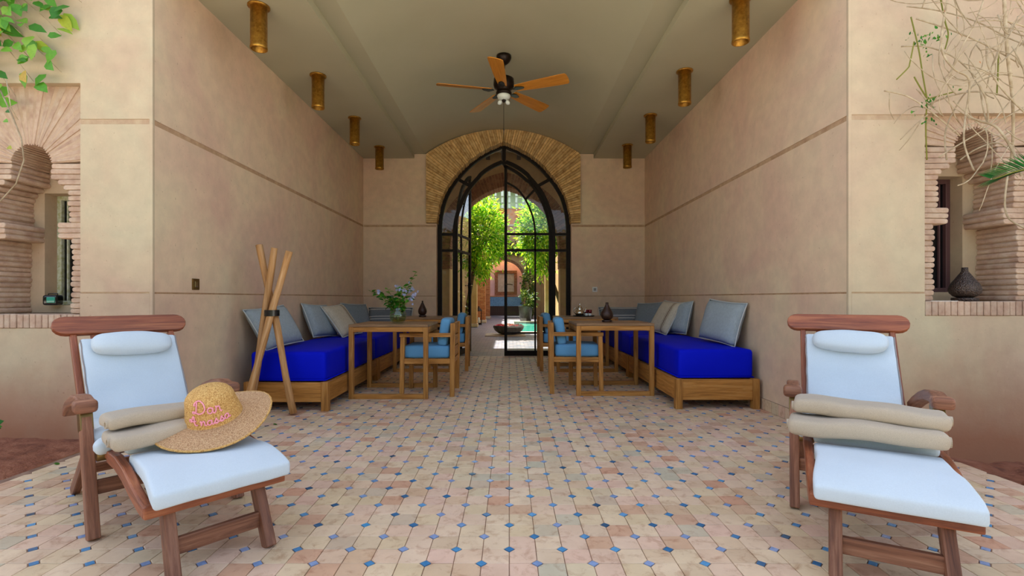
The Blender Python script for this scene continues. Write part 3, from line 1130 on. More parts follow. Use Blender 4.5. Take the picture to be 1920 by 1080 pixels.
for s in (-1, 1):
    for z0, z1 in ((.05, 1.822), (1.822, 2.102)):
        pane(win, [(XC + s * .85, z0), (XC + s * 1.11, z0), (XC + s * 1.11, z1), (XC + s * .85, z1)], YD + .03)
    lo = part_of(OUT, 2.102, 3.055)
    li = part_of(MID, 2.102, 2.905)
    pane(win, [(XC + s * (h - .01), z) for h, z in lo] + [(XC + s * (h + .02), z) for h, z in reversed(li)], YD + .03)
    uo = part_of(OUT, 3.055, 3.645)
    ui = part_of(MID, 2.905, 3.32)
    pane(win, [(XC + s * max(h - .01, 0.001), z - .01) for h, z in uo] + [(XC + s * max(h + .015, 0.001), z + .02) for h, z in reversed(ui)], YD + .03)

HINGE = .818
def leaf(name, s, label):
    """One leaf; its own origin is the hinge, the free edge lies towards the middle of the door."""
    root = thing(name, label, 'door', (XC + s * HINGE, YD + .02, .004))
    root['kind'] = 'structure'
    X = lambda h: s * (h - HINGE)
    fr = MB()
    y0, y1 = -.01, .035
    top = part_of(MID, 2.102, 3.32)
    P = [V(X(max(h - .028, .012)), (y0 + y1) / 2, z - (.03 if h < .45 else .012)) for h, z in top]
    fr.sweep([V(X(MID[0][0] - .028), (y0 + y1) / 2, .0)] + P, y1 - y0, .05, (0, 1, 0))
    fr.bar((X(.03), .0125, 0), (X(.03), .0125, 3.27), .05, .045, (0, 1, 0))
    fr.b2(min(X(.05), X(.78)), max(X(.05), X(.78)), y0, y1, 0, .09)
    fr.build('frame', M['steel'], root)
    mu = MB()
    for z, t in ((.394, .03), (1.822, .045), (2.102, .038)):
        mu.bar((X(.05), .0125, z), (X(.785), .0125, z), .035, t)
    Q = [V(X(max(h, .012)), .0125, z) for h, z in part_of(INN, .09, 3.01)]
    mu.sweep(Q, .035, .03, (0, 1, 0))
    mu.bar((X(.552), .0125, 2.895), (X(.37), .0125, 2.70), .035, .03, (0, 1, 0))
    mu.build('glazing_bar', M['steel'], root)
    def lp(poly):
        e = MB(); e.prism([(X(h), z) for h, z in poly], .008, .014)
        e.build('pane', M['glass'], root)
    for z0, z1 in ((.09, .394), (.394, 1.822), (1.822, 2.102)):
        lp([(.05, z0), (.539, z0), (.539, z1), (.05, z1)])
        lp([(.539, z0), (.785, z0), (.785, z1), (.539, z1)])
    lp([(.05, 2.102)] + [(max(h, .05), z) for h, z in part_of(INN, 2.102, 2.98)])
    a, b = part_of(MID, 2.102, 2.905), part_of(INN, 2.102, 2.71)
    lp([(h - .02, z) for h, z in a] + list(reversed(b)))
    a, b = part_of(MID, 2.905, 3.29), part_of(INN, 2.71, 3.0)
    lp([(max(h - .02, .05), z - .02) for h, z in a] + [(max(h, .05), z) for h, z in reversed(b)])
    hd = MB()
    hd.b2(X(.03) - .02, X(.03) + .02, -.016, -.008, 1.08, 1.28)
    hd.b2(X(.03) - .02, X(.03) + .02, .034, .042, 1.08, 1.28)
    hp = hd.build('lock_plate', M['steel'], root)
    for yy in (-1, 1):
        lv = MB()
        yo = .0125 + yy * .05
        lv.tube([(X(.03), .0125 + yy * .02, 1.235), (X(.03), yo, 1.235), (X(.10), yo, 1.235), (X(.15), yo + .0, 1.225)], .008, 8)
        lv.build('handle', M['old_brass'], hp)
    return root
d1 = leaf('door_1', 1, 'closed glazed steel door leaf beside the teapot side')
d2 = leaf('door_2', -1, 'glazed steel door leaf swung open into the gallery')
d2.rotation_euler = (0, 0, R(77))

# ================================================================== furniture
# --- steamer chair; local x across, y towards the head, z up; origin between the feet of the arm legs
def rounded_board(L, H, T, n=8, curve=.012):
    """Board with rounded ends in the x-z plane, slightly bowed."""
    e = MB()
    top, bot = [], []
    r = H / 2
    pts = []
    for k in range(n + 1):
        a = -PI / 2 + PI * k / n
        pts.append((L / 2 - r + r * math.cos(a), r * math.sin(a)))
    for k in range(n + 1):
        a = PI / 2 + PI * k / n
        pts.append((-L / 2 + r + r * math.cos(a), r * math.sin(a)))
    e.prism([(x, z) for x, z in pts], -T / 2, T / 2, (1, 0, 0))
    return e

def steamer(label, loc, rz):
    t = thing('deck_chair', label, 'deck chair', loc, rz, 'wooden deck chairs with white cushions')
    W = M['teak']
    for s in (-1, 1):
        e = MB(); e.bar((s * .281, 0, 0), (s * .281, .178, .515), .042, .062, (0, 1, 0))
        e.build('leg', W, t, .005)
        e = MB(); e.bar((s * .235, .72, 0), (s * .235, .30, .345), .034, .055, (0, 1, 0))
        e.build('leg', W, t, .005)
        e = MB(); e.bar((s * .165, -.615, 0), (s * .158, -.50, .252), .040, .055, (0, 1, 0))
        e.build('leg', W, t, .005)
        # curved arm with a thick rounded grip in front
        e = MB()
        pts = [(s * .283, .115, .538), (s * .283, .20, .548), (s * .283, .30, .540), (s * .281, .40, .515), (s * .278, .50, .478), (s * .272, .585, .435)]
        e.sweep(pts, .060, [.048, .052, .050, .046, .042, .036], (1, 0, 0))
        ar = e.build('arm', W, t, .010, 3)
        e = MB()
        e.rbox((.082, .075, .056), .018, (s * .288, .125, .536), None, 0, (2, 2))
        e.build('grip', W, ar)
        e = MB(); e.bar((s * .281, .150, .425), (s * .281, .181, .52), .045, .066, (0, 1, 0))
        e.build('bracket', M['old_brass'], t, .003)
        # side rails
        e = MB(); e.bar((s * .225, .60, .335), (s * .225, -.12, .345), .026, .050)
        e.build('seat_rail', M['teak_red'], t, .005)
        e = MB()
        pts = [(s * .233, -.05, .345), (s * .233, -.18, .347), (s * .233, -.30, .328), (s * .233, -.42, .292), (s * .231, -.52, .264), (s * .229, -.575, .254)]
        e.sweep(pts, .032, [.050, .054, .056, .054, .050, .046], (1, 0, 0))
        e.build('foot_rail', M['teak_red'], t, .006)
        e = MB(); e.bar((s * .222, .50, .300), (s * .222, .862, .800), .028, .042, (0, 1, 0))
        e.build('back_stile', M['teak_red'], t, .005)
        e = MB(); e.tube([(s * .262, .06, .330), (s * .200, .06, .330)], .026, 16)
        e.build('pivot', M['old_brass'], t, .003)
    e = MB(); e.bar((-.262, .065, .195), (.262, .065, .195), .024, .060); e.build('crossbar', W, t, .004)
    e = MB(); e.bar((-.225, .55, .150), (.225, .55, .150), .024, .045); e.build('crossbar', W, t, .004)
    e = MB(); e.bar((-.145, -.565, .105), (.145, -.565, .105), .024, .062); e.build('crossbar', W, t, .004)
    e = MB(); e.bar((-.244, -.567, .257), (.244, -.567, .257), .034, .048); e.build('front_rail', M['teak_red'], t, .006)
    for k in range(5):
        y = .42 - k * .115
        e = MB(); e.b2(-.212, .212, y - .03, y + .03, .353, .365); e.build('slat', M['teak_red'], t, .003)
    for k in range(4):
        y = -.14 - k * .105
        z = (.330, .326, .322, .304)[k]
        e = MB(); e.box((0, y, z - .012), (.36, .055, .012), Matrix.Rotation(R(6 + 3 * k if k else 0), 3, 'X')); e.build('slat', M['teak_red'], t, .003)
    bd = V(0, .362, .500).normalized()              # the line of the back
    ang = math.atan2(.362, .500)                    # its lean
    for x in (-.13, 0, .13):
        e = MB(); e.bar((x, .49, .300), (x, .852, .800), .045, .012, (0, 1, 0)); e.build('back_slat', M['teak_red'], t, .003)
    # head board
    e = rounded_board(.615, .112, .030)
    rot = Matrix.Rotation(-ang, 3, 'X')
    e.v = [rot @ (p + V(0, -.016 * 0 + .05 * (p.x) ** 2 * -1, 0)) + V(0, .878, .846) for p in e.v]
    e.build('head_board', M['teak_red'], t, .005, 2)
    # mattress in three lengths
    c = M['canvas']
    L = .485
    ctr = V(0, .494, .365) + bd * (L / 2)
    nrm = V(0, -math.cos(ang), math.sin(ang))
    e = MB()
    e.rbox((.424, .054, L), .014, tuple(ctr + nrm * .030), Matrix.Rotation(-ang, 3, 'X'), 0, (10, 3), .0025)
    bc = e.build('back_cushion', c, t)
    for s in (-1, 1):
        e = MB()
        q = [ctr + nrm * .053 + bd * (L * f) + V(s * .2115, 0, 0) + mnoise.noise_vector(V(f * 9, s, 3)) * .003 for f in [-.48 + .96 * k / 20 for k in range(21)]]
        e.tube([tuple(p) for p in q], .0032, 6)
        e.build('piping', M['canvas_edge'], bc)
    e = MB()
    e.rbox((.43, .70, .046), .020, (0, .145, .392), None, .004, (10, 12), .003)
    sc_ = e.build('seat_cushion', c, t)
    # ribbons that tie the seat cushion down
    for s, yy in ((-1, -.02), (-1, .16), (1, .10)):
        e = MB()
        e.rbox((.085, .10, .06), .028, (s * .236, yy, .385), Matrix.Rotation(R(25 * s), 3, 'Y'), 0, (5, 5), .016)
        e.build('tie', c, sc_)
    e = MB()
    def bend(p):
        # the foot end dips with the rails
        y = p.y
        d = max(0, -y - .02)
        return V(p.x * (1 + .10 * max(0, min(1, (.05 - y) / .22))), p.y, p.z - 1.05 * d * d - .06 * d)
    e.rbox((.428, .425, .055), .013, (0, 0, 0), None, .005, (12, 12), .0028, bend)
    e.v = [p + V(0, -.443, .3555) for p in e.v]
    fc = e.build('foot_cushion', c, t)
    e = MB()
    hc = V(0, .494, .365) + bd * (L * .865)
    e.rbox((.360, .094, .136), .046, tuple(hc + nrm * .085), Matrix.Rotation(-ang, 3, 'X') @ Matrix.Rotation(R(2), 3, 'Y'), 0, (14, 4), .006,
           lambda p: V(p.x, p.y * (1 - .35 * (abs(p.x) / .18) ** 3), p.z * (1 - .34 * (abs(p.x) / .18) ** 2.5)))
    e.build('head_pillow', c, t)
    return t
PL, AL = (-1.541, 2.259, 0), .867
PR, AR = (1.608, 2.220, 0), -.507
ch1 = steamer('wooden deck chair with white cushion that carries the straw hat', PL, AL)
ch2 = steamer('wooden deck chair with white cushion below the dry vine, no hat on it', PR, AR)
def at_chair(P, A, l):
    c, s = math.cos(A), math.sin(A)
    return V(P[0] + l[0] * c - l[1] * s, P[1] + l[0] * s + l[1] * c, l[2])

# --- folded towels on both chairs
def towel_thing(label, P, A, l, rot, L, Wd, H, bow):
    w = at_chair(P, A, l)
    t = thing('folded_towel', label, 'towel', (w.x, w.y, w.z), A + rot, 'beige folded towels')
    e = MB()
    fn = lambda p: V(p.x, p.y + .012 * math.sin(p.x * 5 + bow), p.z + .005 * math.sin(p.x * 9 + bow) + .003 * math.sin(p.x * 23 + bow * 2))
    e.rbox((L, Wd, H), H * .40, (0, 0, H / 2), None, .004, (24, 8), .0035, fn)
    e.build('fold', M['towel'], t)
    # inner layers of the roll showing at its end
    for s in (-1, 1):
        e = MB()
        pts = []
        for k in range(15):
            a = -PI / 2 + PI * 1.9 * k / 14
            pts.append((s * (L / 2 - .004), -Wd * .22 + H * .26 * math.cos(a), H / 2 + H * .26 * math.sin(a)))
        e.sweep(pts, .02, .006, (1, 0, 0))
        e.build('inner_fold', M['towel'], t)
    return t
towel_thing('beige folded towel under the straw hat, lower of the two', PL, AL, (-.075, -.190, .415), R(0), .40, .20, .058, .4)
towel_thing('beige folded towel under the straw hat, upper of the two', PL, AL, (-.080, -.120, .474), R(3), .38, .16, .052, 2.0)
towel_thing('beige folded towel on the hatless deck chair, lower of the two', PR, AR, (-.040, -.205, .417), R(-3), .535, .20, .066, 1.0)
towel_thing('beige folded towel on the hatless deck chair, upper of the two', PR, AR, (-.020, -.135, .486), R(-4), .535, .17, .062, 3.0)

# --- straw hat with pink lettering
hw = at_chair(PL, AL, (.084, -.272, .478))
hat = thing('straw_hat', 'wide-brimmed straw hat with pink lettering lying on the deck chair', 'hat', (hw.x, hw.y, hw.z), 0)
hat.rotation_euler = (R(21), R(-1), 0)
def ringed(prof, seg, amp, wave):
    """Lathe whose surface is ribbed like rows of plaited straw."""
    e = MB()
    vs, fs = [], []
    for i, (r, z) in enumerate(prof):
        for k in range(seg):
            a = 2 * PI * k / seg
            vs.append(V(r * math.cos(a), r * math.sin(a), z + wave(a, r)))
    for i in range(len(prof) - 1):
        for k in range(seg):
            a, b = i * seg + k, i * seg + (k + 1) % seg
            fs.append((a, b, b + seg, a + seg))
    e.add(vs, fs, (0, 0, 1), True)
    return e
wv = lambda a, r: (.012 * math.sin(2 * a + .6) + .006 * math.sin(3 * a)) * max(0, (r - .115) / .12)
brim = []
for k in range(41):
    r = .104 + (.226 - .104) * k / 40
    brim.append((r, .016 - .10 * (r - .104) + .0020 * abs(math.sin(PI * (r - .104) / .0125))))
under = [(r, z - .006) for r, z in reversed(brim)]
e = ringed(brim + under + [brim[0]], 72, 0, wv)
br = e.build('brim', M['straw'], hat)
e = MB()
pts = [(.226 * math.cos(a), .226 * math.sin(a), .016 - .0122 + wv(a, .226) - .002) for a in [2 * PI * k / 72 for k in range(73)]]
e.tube(pts, [.0042 + .0010 * (k % 2) for k in range(73)], 6)
e.build('brim_edge', M['straw_gold'], br)
def crown_r(z):
    if z < .085:
        return .110 - .20 * z
    t = min(1, (z - .085) / .062)
    return .093 * math.sqrt(max(0, 1 - t * t)) * .999 + .0
cp = []
for k in range(44):
    z = .147 * (1 - (1 - k / 43) ** 1.35)
    cp.append((max(.002, crown_r(z)) + .0016 * abs(math.sin(PI * z / .0125)), z + .012))
e = ringed(cp, 64, 0, lambda a, r: 0)
cr = e.build('crown', M['straw_gold'], hat)
# lettering: strokes drawn in (u, v) and laid on the crown
def strokes_word(word):
    G = {
     'D': (1.05, [[(.18, .95), (.20, .5), (.10, .10), (-.12, .02), (-.18, .14), (.02, .16), (.35, .02), (.70, .12), (.92, .48), (.82, .88), (.45, 1.05), (.10, .98), (-.05, .80), (.05, .68)]]),
     'A': (.95, [[(-.28, .30), (-.18, .62), (-.05, .50), (-.02, .30), (.22, 1.0), (.34, .9), (.36, .3), (.50, .02), (.70, .08)], [(-.02, .42), (.30, .46), (.55, .52)]]),
     'a': (.62, [[(.46, .44), (.28, .52), (.08, .38), (.06, .12), (.22, .0), (.40, .14), (.48, .46), (.46, .12), (.54, .0), (.66, .10)]]),
     'r': (.55, [[(.04, .10), (.16, .44), (.12, .56), (.24, .50), (.40, .50), (.40, .22), (.44, .04), (.56, .08)]]),
     'n': (.70, [[(.04, .44), (.12, .50), (.12, .02), (.20, .34), (.36, .52), (.46, .40), (.48, .10), (.56, .0), (.70, .10)]]),
     's': (.55, [[(.0, .06), (.20, .34), (.32, .58), (.34, .40), (.42, .20), (.36, .02), (.16, .0), (.12, .10), (.34, .06), (.56, .12)]]),
    }
    x, out = 0, []
    for ch in word:
        wd, st = G[ch]
        out += [[(x + p[0], p[1]) for p in s_] for s_ in st]
        x += wd
    return out, x
def smooth2(pl, k=5):
    out = []
    n = len(pl)
    for i in range(n - 1):
        p0, p1, p2, p3 = pl[max(i - 1, 0)], pl[i], pl[i + 1], pl[min(i + 2, n - 1)]
        for s in range(k):
            t = s / k
            f = lambda a, b, c_, d: .5 * ((2 * b) + (-a + c_) * t + (2 * a - 5 * b + 4 * c_ - d) * t * t + (-a + 3 * b - 3 * c_ + d) * t ** 3)
            out.append((f(p0[0], p1[0], p2[0], p3[0]), f(p0[1], p1[1], p2[1], p3[1])))
    out.append(pl[-1])
    return out
FACE = math.atan2(-hw.y, -hw.x) - .04              # turned to the viewer
for word, size, v0, u0, slope in (('Dar', .047, .070, -.008, -.10), ('Anassa', .036, .024, -.006, .02)):
    st, wd = strokes_word(word)
    e = MB()
    for s_ in st:
        pts = []
        for x, y in smooth2(s_):
            u = (x - wd / 2) * size + u0
            v = v0 + y * size + slope * u + (.9 * u * u if word == 'Anassa' else 0)
            rr = crown_r(v) + .0045
            a = FACE + u / .102
            pts.append((rr * math.cos(a), rr * math.sin(a), v + .012))
        e.tube(pts, .0029, 6)
    e.build('lettering', M['pink'], hat)

# --- three poles tied together
tri = thing('pole_tripod', 'three peeled wooden poles tied into a tripod with a black band', 'pole tripod', (-2.06, 4.26, 0))
o0 = V(-2.06, 4.26, 0)
def pole(p0, p1, r, sd):
    n = 14
    p0, p1 = Vector(p0) - o0, Vector(p1) - o0
    pts = []
    for k in range(n + 1):
        f = k / n
        q = p0.lerp(p1, f) + mnoise.noise_vector(V(f * 3, sd, 2)) * .012 * math.sin(PI * f)
        pts.append(tuple(q))
    e = MB(); e.tube(pts, [r * (1 + .06 * math.sin(sd + f * .9)) for f in range(n + 1)], 10)
    e.build('pole', M['pole_wood'], tri)
pole((-1.848, 4.226, .012), (-2.195, 4.33, 1.465), .029, 1.0)
pole((-2.262, 4.318, .012), (-2.02, 4.245, 1.432), .028, 4.0)
pole((-2.255, 4.195, .012), (-1.905, 4.275, 1.405), .029, 7.0)
e = MB()
bp = []
for k in range(25):
    a = 2 * PI * k / 24
    bp.append((math.cos(a) * .058, math.sin(a) * .060, 0))
e.sweep([V(*p) + V(-2.052, 4.268, .872) - o0 for p in bp], .052, .006, (0, 0, 1))
e.build('band', M['black'], tri)

# --- tables on sled frames
def table(label, x0, y0, w=.795, d=.68, h=.738):
    t = thing('wooden_table', label, 'table', (x0 + w / 2, y0 + d / 2, 0), 0, 'square wooden tables in front of the daybeds')
    b = .046
    for s in (-1, 1):
        yy = s * (d / 2 - b / 2)
        for sx in (-1, 1):
            e = MB(); e.box((sx * (w / 2 - b / 2), yy, h / 2 - .013), (b, b, h - .026)); e.build('leg', M['honey'], t, .003)
        e = MB(); e.box((0, yy, .023), (w - 2 * b, b * .95, .046)); e.build('foot_rail', M['honey'], t, .003)
        e = MB(); e.box((0, yy, h - .05), (w - 2 * b, b * .95, .046)); e.build('top_rail', M['honey'], t, .003)
        e = MB(); e.box((s * (w / 2 - b / 2), 0, h - .055), (b * .8, d - 2 * b, .058)); e.build('apron', M['honey'], t, .003)
    n = 6
    for k in range(n):
        y = -d / 2 + d * (k + .5) / n
        e = MB(); e.box((0, y, h - .012), (w, d / n - .003, .024)); e.build('plank', M['honey_top'], t, .002)
    return t
table('wooden table carrying the glass bowl of blue flowers', -1.592, 4.885, .785)
table('wooden table carrying the small dark vase by the steel door', -1.575, 6.67, .80, .68)
table('wooden table carrying the dark ribbed lantern vase', .687, 5.04, .795, .68, .742)
table('wooden table carrying the silver teapot', .64, 6.66, .83, .66, .742)

# --- armchairs
def armchair(label, x, y, rz):
    t = thing('armchair', label, 'chair', (x, y, 0), rz, 'wooden armchairs with sky blue cushions')
    W = M['honey']
    b, d, w = .044, .56, .52
    xf, xb = d / 2 - b / 2, -d / 2 + b / 2
    for s in (-1, 1):
        yy = s * (w / 2 - b / 2)
        e = MB(); e.bar((xf, yy, 0), (xf - .012, yy, .605), b, b, (1, 0, 0)); e.build('leg', W, t, .003)
        e = MB(); e.bar((xb + .005, yy, 0), (xb - .004, yy, .745), b * .9, b * 1.1, (1, 0, 0)); e.build('leg', W, t, .003)
        e = MB(); e.b2(xb + .02, xf + .02, yy - b / 2, yy + b / 2, .605, .645); e.build('armrest', W, t, .004)
        e = MB(); e.b2(xb + .02, xf - .02, yy - .015, yy + .015, .335, .385); e.build('seat_rail', W, t, .003)
    for xx in (xf, xb):
        e = MB(); e.b2(xx - .015, xx + .015, -w / 2 + b, w / 2 - b, .335, .385); e.build('seat_rail', W, t, .003)
    for za, zb in ((.40, .50), (.515, .615), (.63, .745)):
        e = MB(); e.b2(xb - .014, xb + .010, -w / 2 + b - .005, w / 2 - b + .005, za, zb); e.build('back_slat', W, t, .004)
    for k in range(4):
        xx = xb + .09 + k * .12
        e = MB(); e.b2(xx - .03, xx + .03, -w / 2 + b, w / 2 - b, .368, .384); e.build('seat_slat', W, t, .002)
    e = MB(); e.rbox((.475, w - 2 * b - .012, .125), .030, (.012, 0, .449), None, .012, (8, 8), .002); e.build('seat_cushion', M['sky_cushion'], t)
    e = MB(); e.rbox((.105, w - 2 * b - .02, .285), .035, (-.165, 0, .650), Matrix.Rotation(R(-9), 3, 'Y'), 0, (4, 8), .003); e.build('back_cushion', M['sky_cushion'], t)
    return t
armchair('wooden armchair with sky blue cushions at the flower bowl table', -.835, 5.253, PI)
armchair('wooden armchair with sky blue cushions at the dark vase table', -.848, 7.005, PI + R(2))
armchair('wooden armchair with sky blue cushions at the lantern vase table', .712, 5.385, R(-3))
armchair('wooden armchair with sky blue cushions at the teapot table', .690, 6.99, R(1))

# --- daybeds
def daybed(label, x0, x1, y0, y1, inner, zt=.262):
    """inner = -1 when the aisle lies towards -x, +1 when towards +x."""
    cx, cy = (x0 + x1) / 2, (y0 + y1) / 2
    t = thing('daybed', label, 'daybed', (cx, cy, 0), 0, 'low wooden daybeds with blue mattresses')
    w, d, b = x1 - x0, y1 - y0, .062
    W = M['honey']
    for sx in (-1, 1):
        for sy in (-1, 1):
            e = MB(); e.box((sx * (w / 2 - b / 2), sy * (d / 2 - b / 2), zt / 2), (b, b, zt), None, (0, 0, 1)); e.build('leg', W, t, .004)
    for sy in (-1, 1):
        e = MB(); e.box((0, sy * (d / 2 - .022), .082 + (zt - .086) / 2), (w - 2 * b, .030, zt - .086)); e.build('end_board', W, t, .003)
    for sx in (-1, 1):
        e = MB(); e.box((sx * (w / 2 - .022), 0, .082 + (zt - .086) / 2), (.030, d - 2 * b, zt - .086)); e.build('side_board', W, t, .003)
    n = max(6, int(d / .2))
    for k in range(n):
        y = -d / 2 + b + (d - 2 * b) * (k + .5) / n
        e = MB(); e.box((0, y, zt - .016), (w - .08, .09, .018)); e.build('slat', W, t)
    oy = .020 if y0 < 5 else .001
    mw, ml = w - .075, d - .042 if y0 < 5 else d - .004
    e = MB(); e.rbox((mw, ml, .262), .034, (0, oy, zt + .131), None, .010, (10, 14), .004)
    mt = e.build('mattress', M['blue_sheet'], t)
    e = MB()
    hx, hy = mw / 2 - .001, ml / 2 - .001
    z = zt + .010
    e.tube([(-hx, -hy + oy, z), (hx, -hy + oy, z), (hx, hy + oy, z), (-hx, hy + oy, z), (-hx, -hy + oy, z)], .006, 6)
    e.build('piping', M['blue_sheet'], mt)
    return t
daybed('low wooden daybed with blue mattress behind the pole tripod', -2.345, -1.60, 4.352, 6.05, 1, .258)
daybed('low wooden daybed with blue mattress at the dark vase table, in the corner', -2.345, -1.60, 6.06, 8.33, 1, .258)
daybed('low wooden daybed with blue mattress, its end facing the hatless deck chair', 1.499, 2.255, 4.44, 6.28, -1, .272)
daybed('low wooden daybed with blue mattress beside the teapot table, in the corner', 1.499, 2.255, 6.29, 8.33, -1, .272)

# --- scatter cushions: foot point, turn about z, lean
def cushion(label, m, loc, rz, lean, w, h, t, roll=0, pip='piping', ear=.06):
    o = thing('scatter_cushion', label, 'cushion', loc, 0, 'scatter cushions on the daybeds')
    o.rotation_euler = (Matrix.Rotation(rz, 4, 'Z') @ Matrix.Rotation(-lean, 4, 'X') @ Matrix.Rotation(roll, 4, 'Y')).to_euler()
    e = MB(); e.pillow(w, h, t, 14, ear, .006)
    body = e.build('cover', M[m], o)
    e = MB()
    pts = []
    n = 12
    def ed(u, v):
        return (u * w / 2 * (1 - ear * (1 - v * v) * abs(u) ** 2), 0, v * h / 2 * (1 - ear * (1 - u * u) * abs(v) ** 2) + h / 2)
    for k in range(n): pts.append(ed(-1 + 2 * k / n, -1))
    for k in range(n): pts.append(ed(1, -1 + 2 * k / n))
    for k in range(n): pts.append(ed(1 - 2 * k / n, 1))
    for k in range(n + 1): pts.append(ed(-1, 1 - 2 * k / n))
    e.tube(pts, .006, 6)
    e.build('piping', M[pip], body)
    # push it clear of the wall and let it rest on the mattress
    mw = o.rotation_euler.to_matrix()
    vv = [mw @ v_.co for v_ in body.data.vertices]
    x, y, z = o.location
    x += max(0, XL + .012 - (x + min(p.x for p in vv))) - max(0, (x + max(p.x for p in vv)) - XR + .012)
    y -= max(0, (y + max(p.y for p in vv)) - YB + .012)
    z -= min(p.z for p in vv) + .010
    o.location = (x, y, z)
    return o
ZT, ZU = .531, .545
W90 = PI / 2          # face towards +x
cushion('grey blue cushion behind the pole tripod', 'linen', (-2.170, 4.80, ZT), R(80), R(30), .62, .43, .16, R(-4))
cushion('grey blue cushion against the wall, in front of which the beige cushion leans, tripod side', 'linen', (-2.22, 5.98, ZT), R(78), R(24), .50, .43, .15, R(3))
cushion('beige cushion with brown stripe behind the flower bowl table', 'linen_beige', (-1.965, 6.20, ZT), R(76), R(37), .48, .47, .13, R(-4))
cushion('grey cushion in the corner beyond the beige one, tripod side', 'linen_grey', (-2.20, 7.25, ZT), R(62), R(20), .50, .41, .15, R(3))
cushion('striped grey lumbar cushion on the back wall behind the glass bowl', 'linen_stripe', (-1.985, 8.16, ZT), R(2), R(22), .74, .345, .13, 0, ear=.03)
cushion('grey blue cushion nearest the hatless deck chair', 'linen', (2.160, 5.00, ZU), R(-80), R(15), .64, .43, .16, R(4))
cushion('grey blue cushion against the wall, in front of which the beige cushion leans, teapot side', 'linen', (2.150, 6.27, ZU), R(-76), R(16), .50, .42, .15, R(-3))
cushion('beige cushion with brown stripe at the lantern vase table', 'linen_beige', (1.915, 6.42, ZU), R(-76), R(30), .48, .47, .13, R(4))
cushion('grey cushion in the corner beyond the beige one, teapot side', 'linen_grey', (2.08, 7.35, ZU), R(-56), R(20), .50, .41, .15, R(-3))
cushion('striped grey lumbar cushion on the back wall beside the lantern vase', 'linen_stripe', (1.862, 8.16, ZU), R(-2), R(22), .74, .335, .13, 0, ear=.03)

# --- vases, lanterns, tea
def lantern(label, loc, m, H, Rr, neck, foot=True, cat='vase', name='lantern_vase', horns=False):
    t = thing(name, label, cat, loc, 0)
    z0 = 0
    if foot:
        e = MB(); e.lathe([(Rr * .80, 0), (Rr * .82, .004), (Rr * .82, .018), (Rr * .78, .022), (Rr * .45, .023)], 28)
        e.build('base', m, t)
        z0 = .022
    h = H - z0
    pr = [(Rr * .45, 0), (Rr * .72, .05), (Rr * .93, .15), (Rr, .26), (Rr * .95, .38), (Rr * .80, .50), (Rr * .58, .63), (Rr * .40, .75), (neck, .87), (neck * .92, 1.0), (neck * .70, 1.0), (neck * .7, .88)]
    e = MB(); e.lathe([(r, z0 + z * h) for r, z in pr], 32)
    e.build('body', m, t)
    if horns:
        pass
    return t
lantern('dark metal lantern vase standing on the niche sill', (3.229, 3.50, .981), M['pierced'], .236, .092, .020, cat='lantern', name='metal_lantern')
lantern('small dark brown vase on the table by the steel door', (-1.225, 6.96, .738), M['dark_vase'], .225, .062, .012)
lantern('dark ribbed lantern vase on the near table', (1.06, 5.36, .742), M['dark_vase'], .212, .067, .017)

t = thing('small_lantern', 'small black lantern with teal glass on the slit window ledge', 'lantern', (-3.452, 3.735, .946), R(12))
e = MB(); e.rbox((.095, .085, .078), .016, (0, 0, .039), None, 0, (3, 3)); e.build('body', M['black'], t)
e = MB(); e.rbox((.055, .012, .045), .005, (.012, -.044, .040), None, 0, (3, 2)); e.build('lens', M['teal_glass'], t)
e = MB(); e.tube([(.03, 0, .077), (.03, 0, .088), (-.03, 0, .088), (-.03, 0, .077)], .004, 6); e.build('handle', M['black'], t)

tx, ty, tz = 1.055, 7.00, .742
t = thing('serving_tray', 'round dark tray under the teapot and glasses', 'tray', (tx, ty, tz))
e = MB(); e.lathe([(.06, 0), (.15, .004), (.158, .014), (.154, .015), (.147, .007), (.02, .006)], 40); e.build('dish', M['tray'], t)
t = thing('teapot', 'silver teapot on the round tray', 'teapot', (tx - .056, ty, tz + .008), R(0))
e = MB(); e.lathe([(.040, 0), (.058, .008), (.066, .035), (.062, .060), (.046, .078), (.036, .092), (.040, .104), (.036, .112), (.030, .118)], 32); e.build('body', M['silver'], t)
e = MB(); e.lathe([(.034, .112), (.030, .124), (.016, .142), (.008, .154), (.011, .166), (.006, .176), (.002, .184)], 24); ld = e.build('lid', M['silver'], t)
e = MB(); e.tube([(.055, 0, .040), (.078, 0, .062), (.084, 0, .092), (.098, 0, .112)], [.013, .011, .009, .007], 10); e.build('spout', M['silver'], t)
e = MB(); e.tube([(-.040, 0, .100), (-.066, 0, .112), (-.086, 0, .092), (-.084, 0, .055), (-.060, 0, .030)], .006, 8); e.build('handle', M['silver'], t)
for k, (dx, dy) in enumerate(((.040, .01), (.086, -.02))):
    t = thing('tea_glass', ['red banded tea glass beside the teapot spout', 'red banded tea glass at the rim of the tray'][k], 'glass', (tx + dx, ty + dy, tz + .008), 0, 'tea glasses on the tray')
    e = MB(); e.lathe([(.018, 0), (.020, .003), (.023, .036), (.0225, .036), (.018, .006)], 20); e.build('glass', M['frosted'], t)
    e = MB(); e.lathe([(.0235, .036), (.027, .085), (.025, .085), (.021, .037)], 20); e.build('band', M['red_glass'], t)

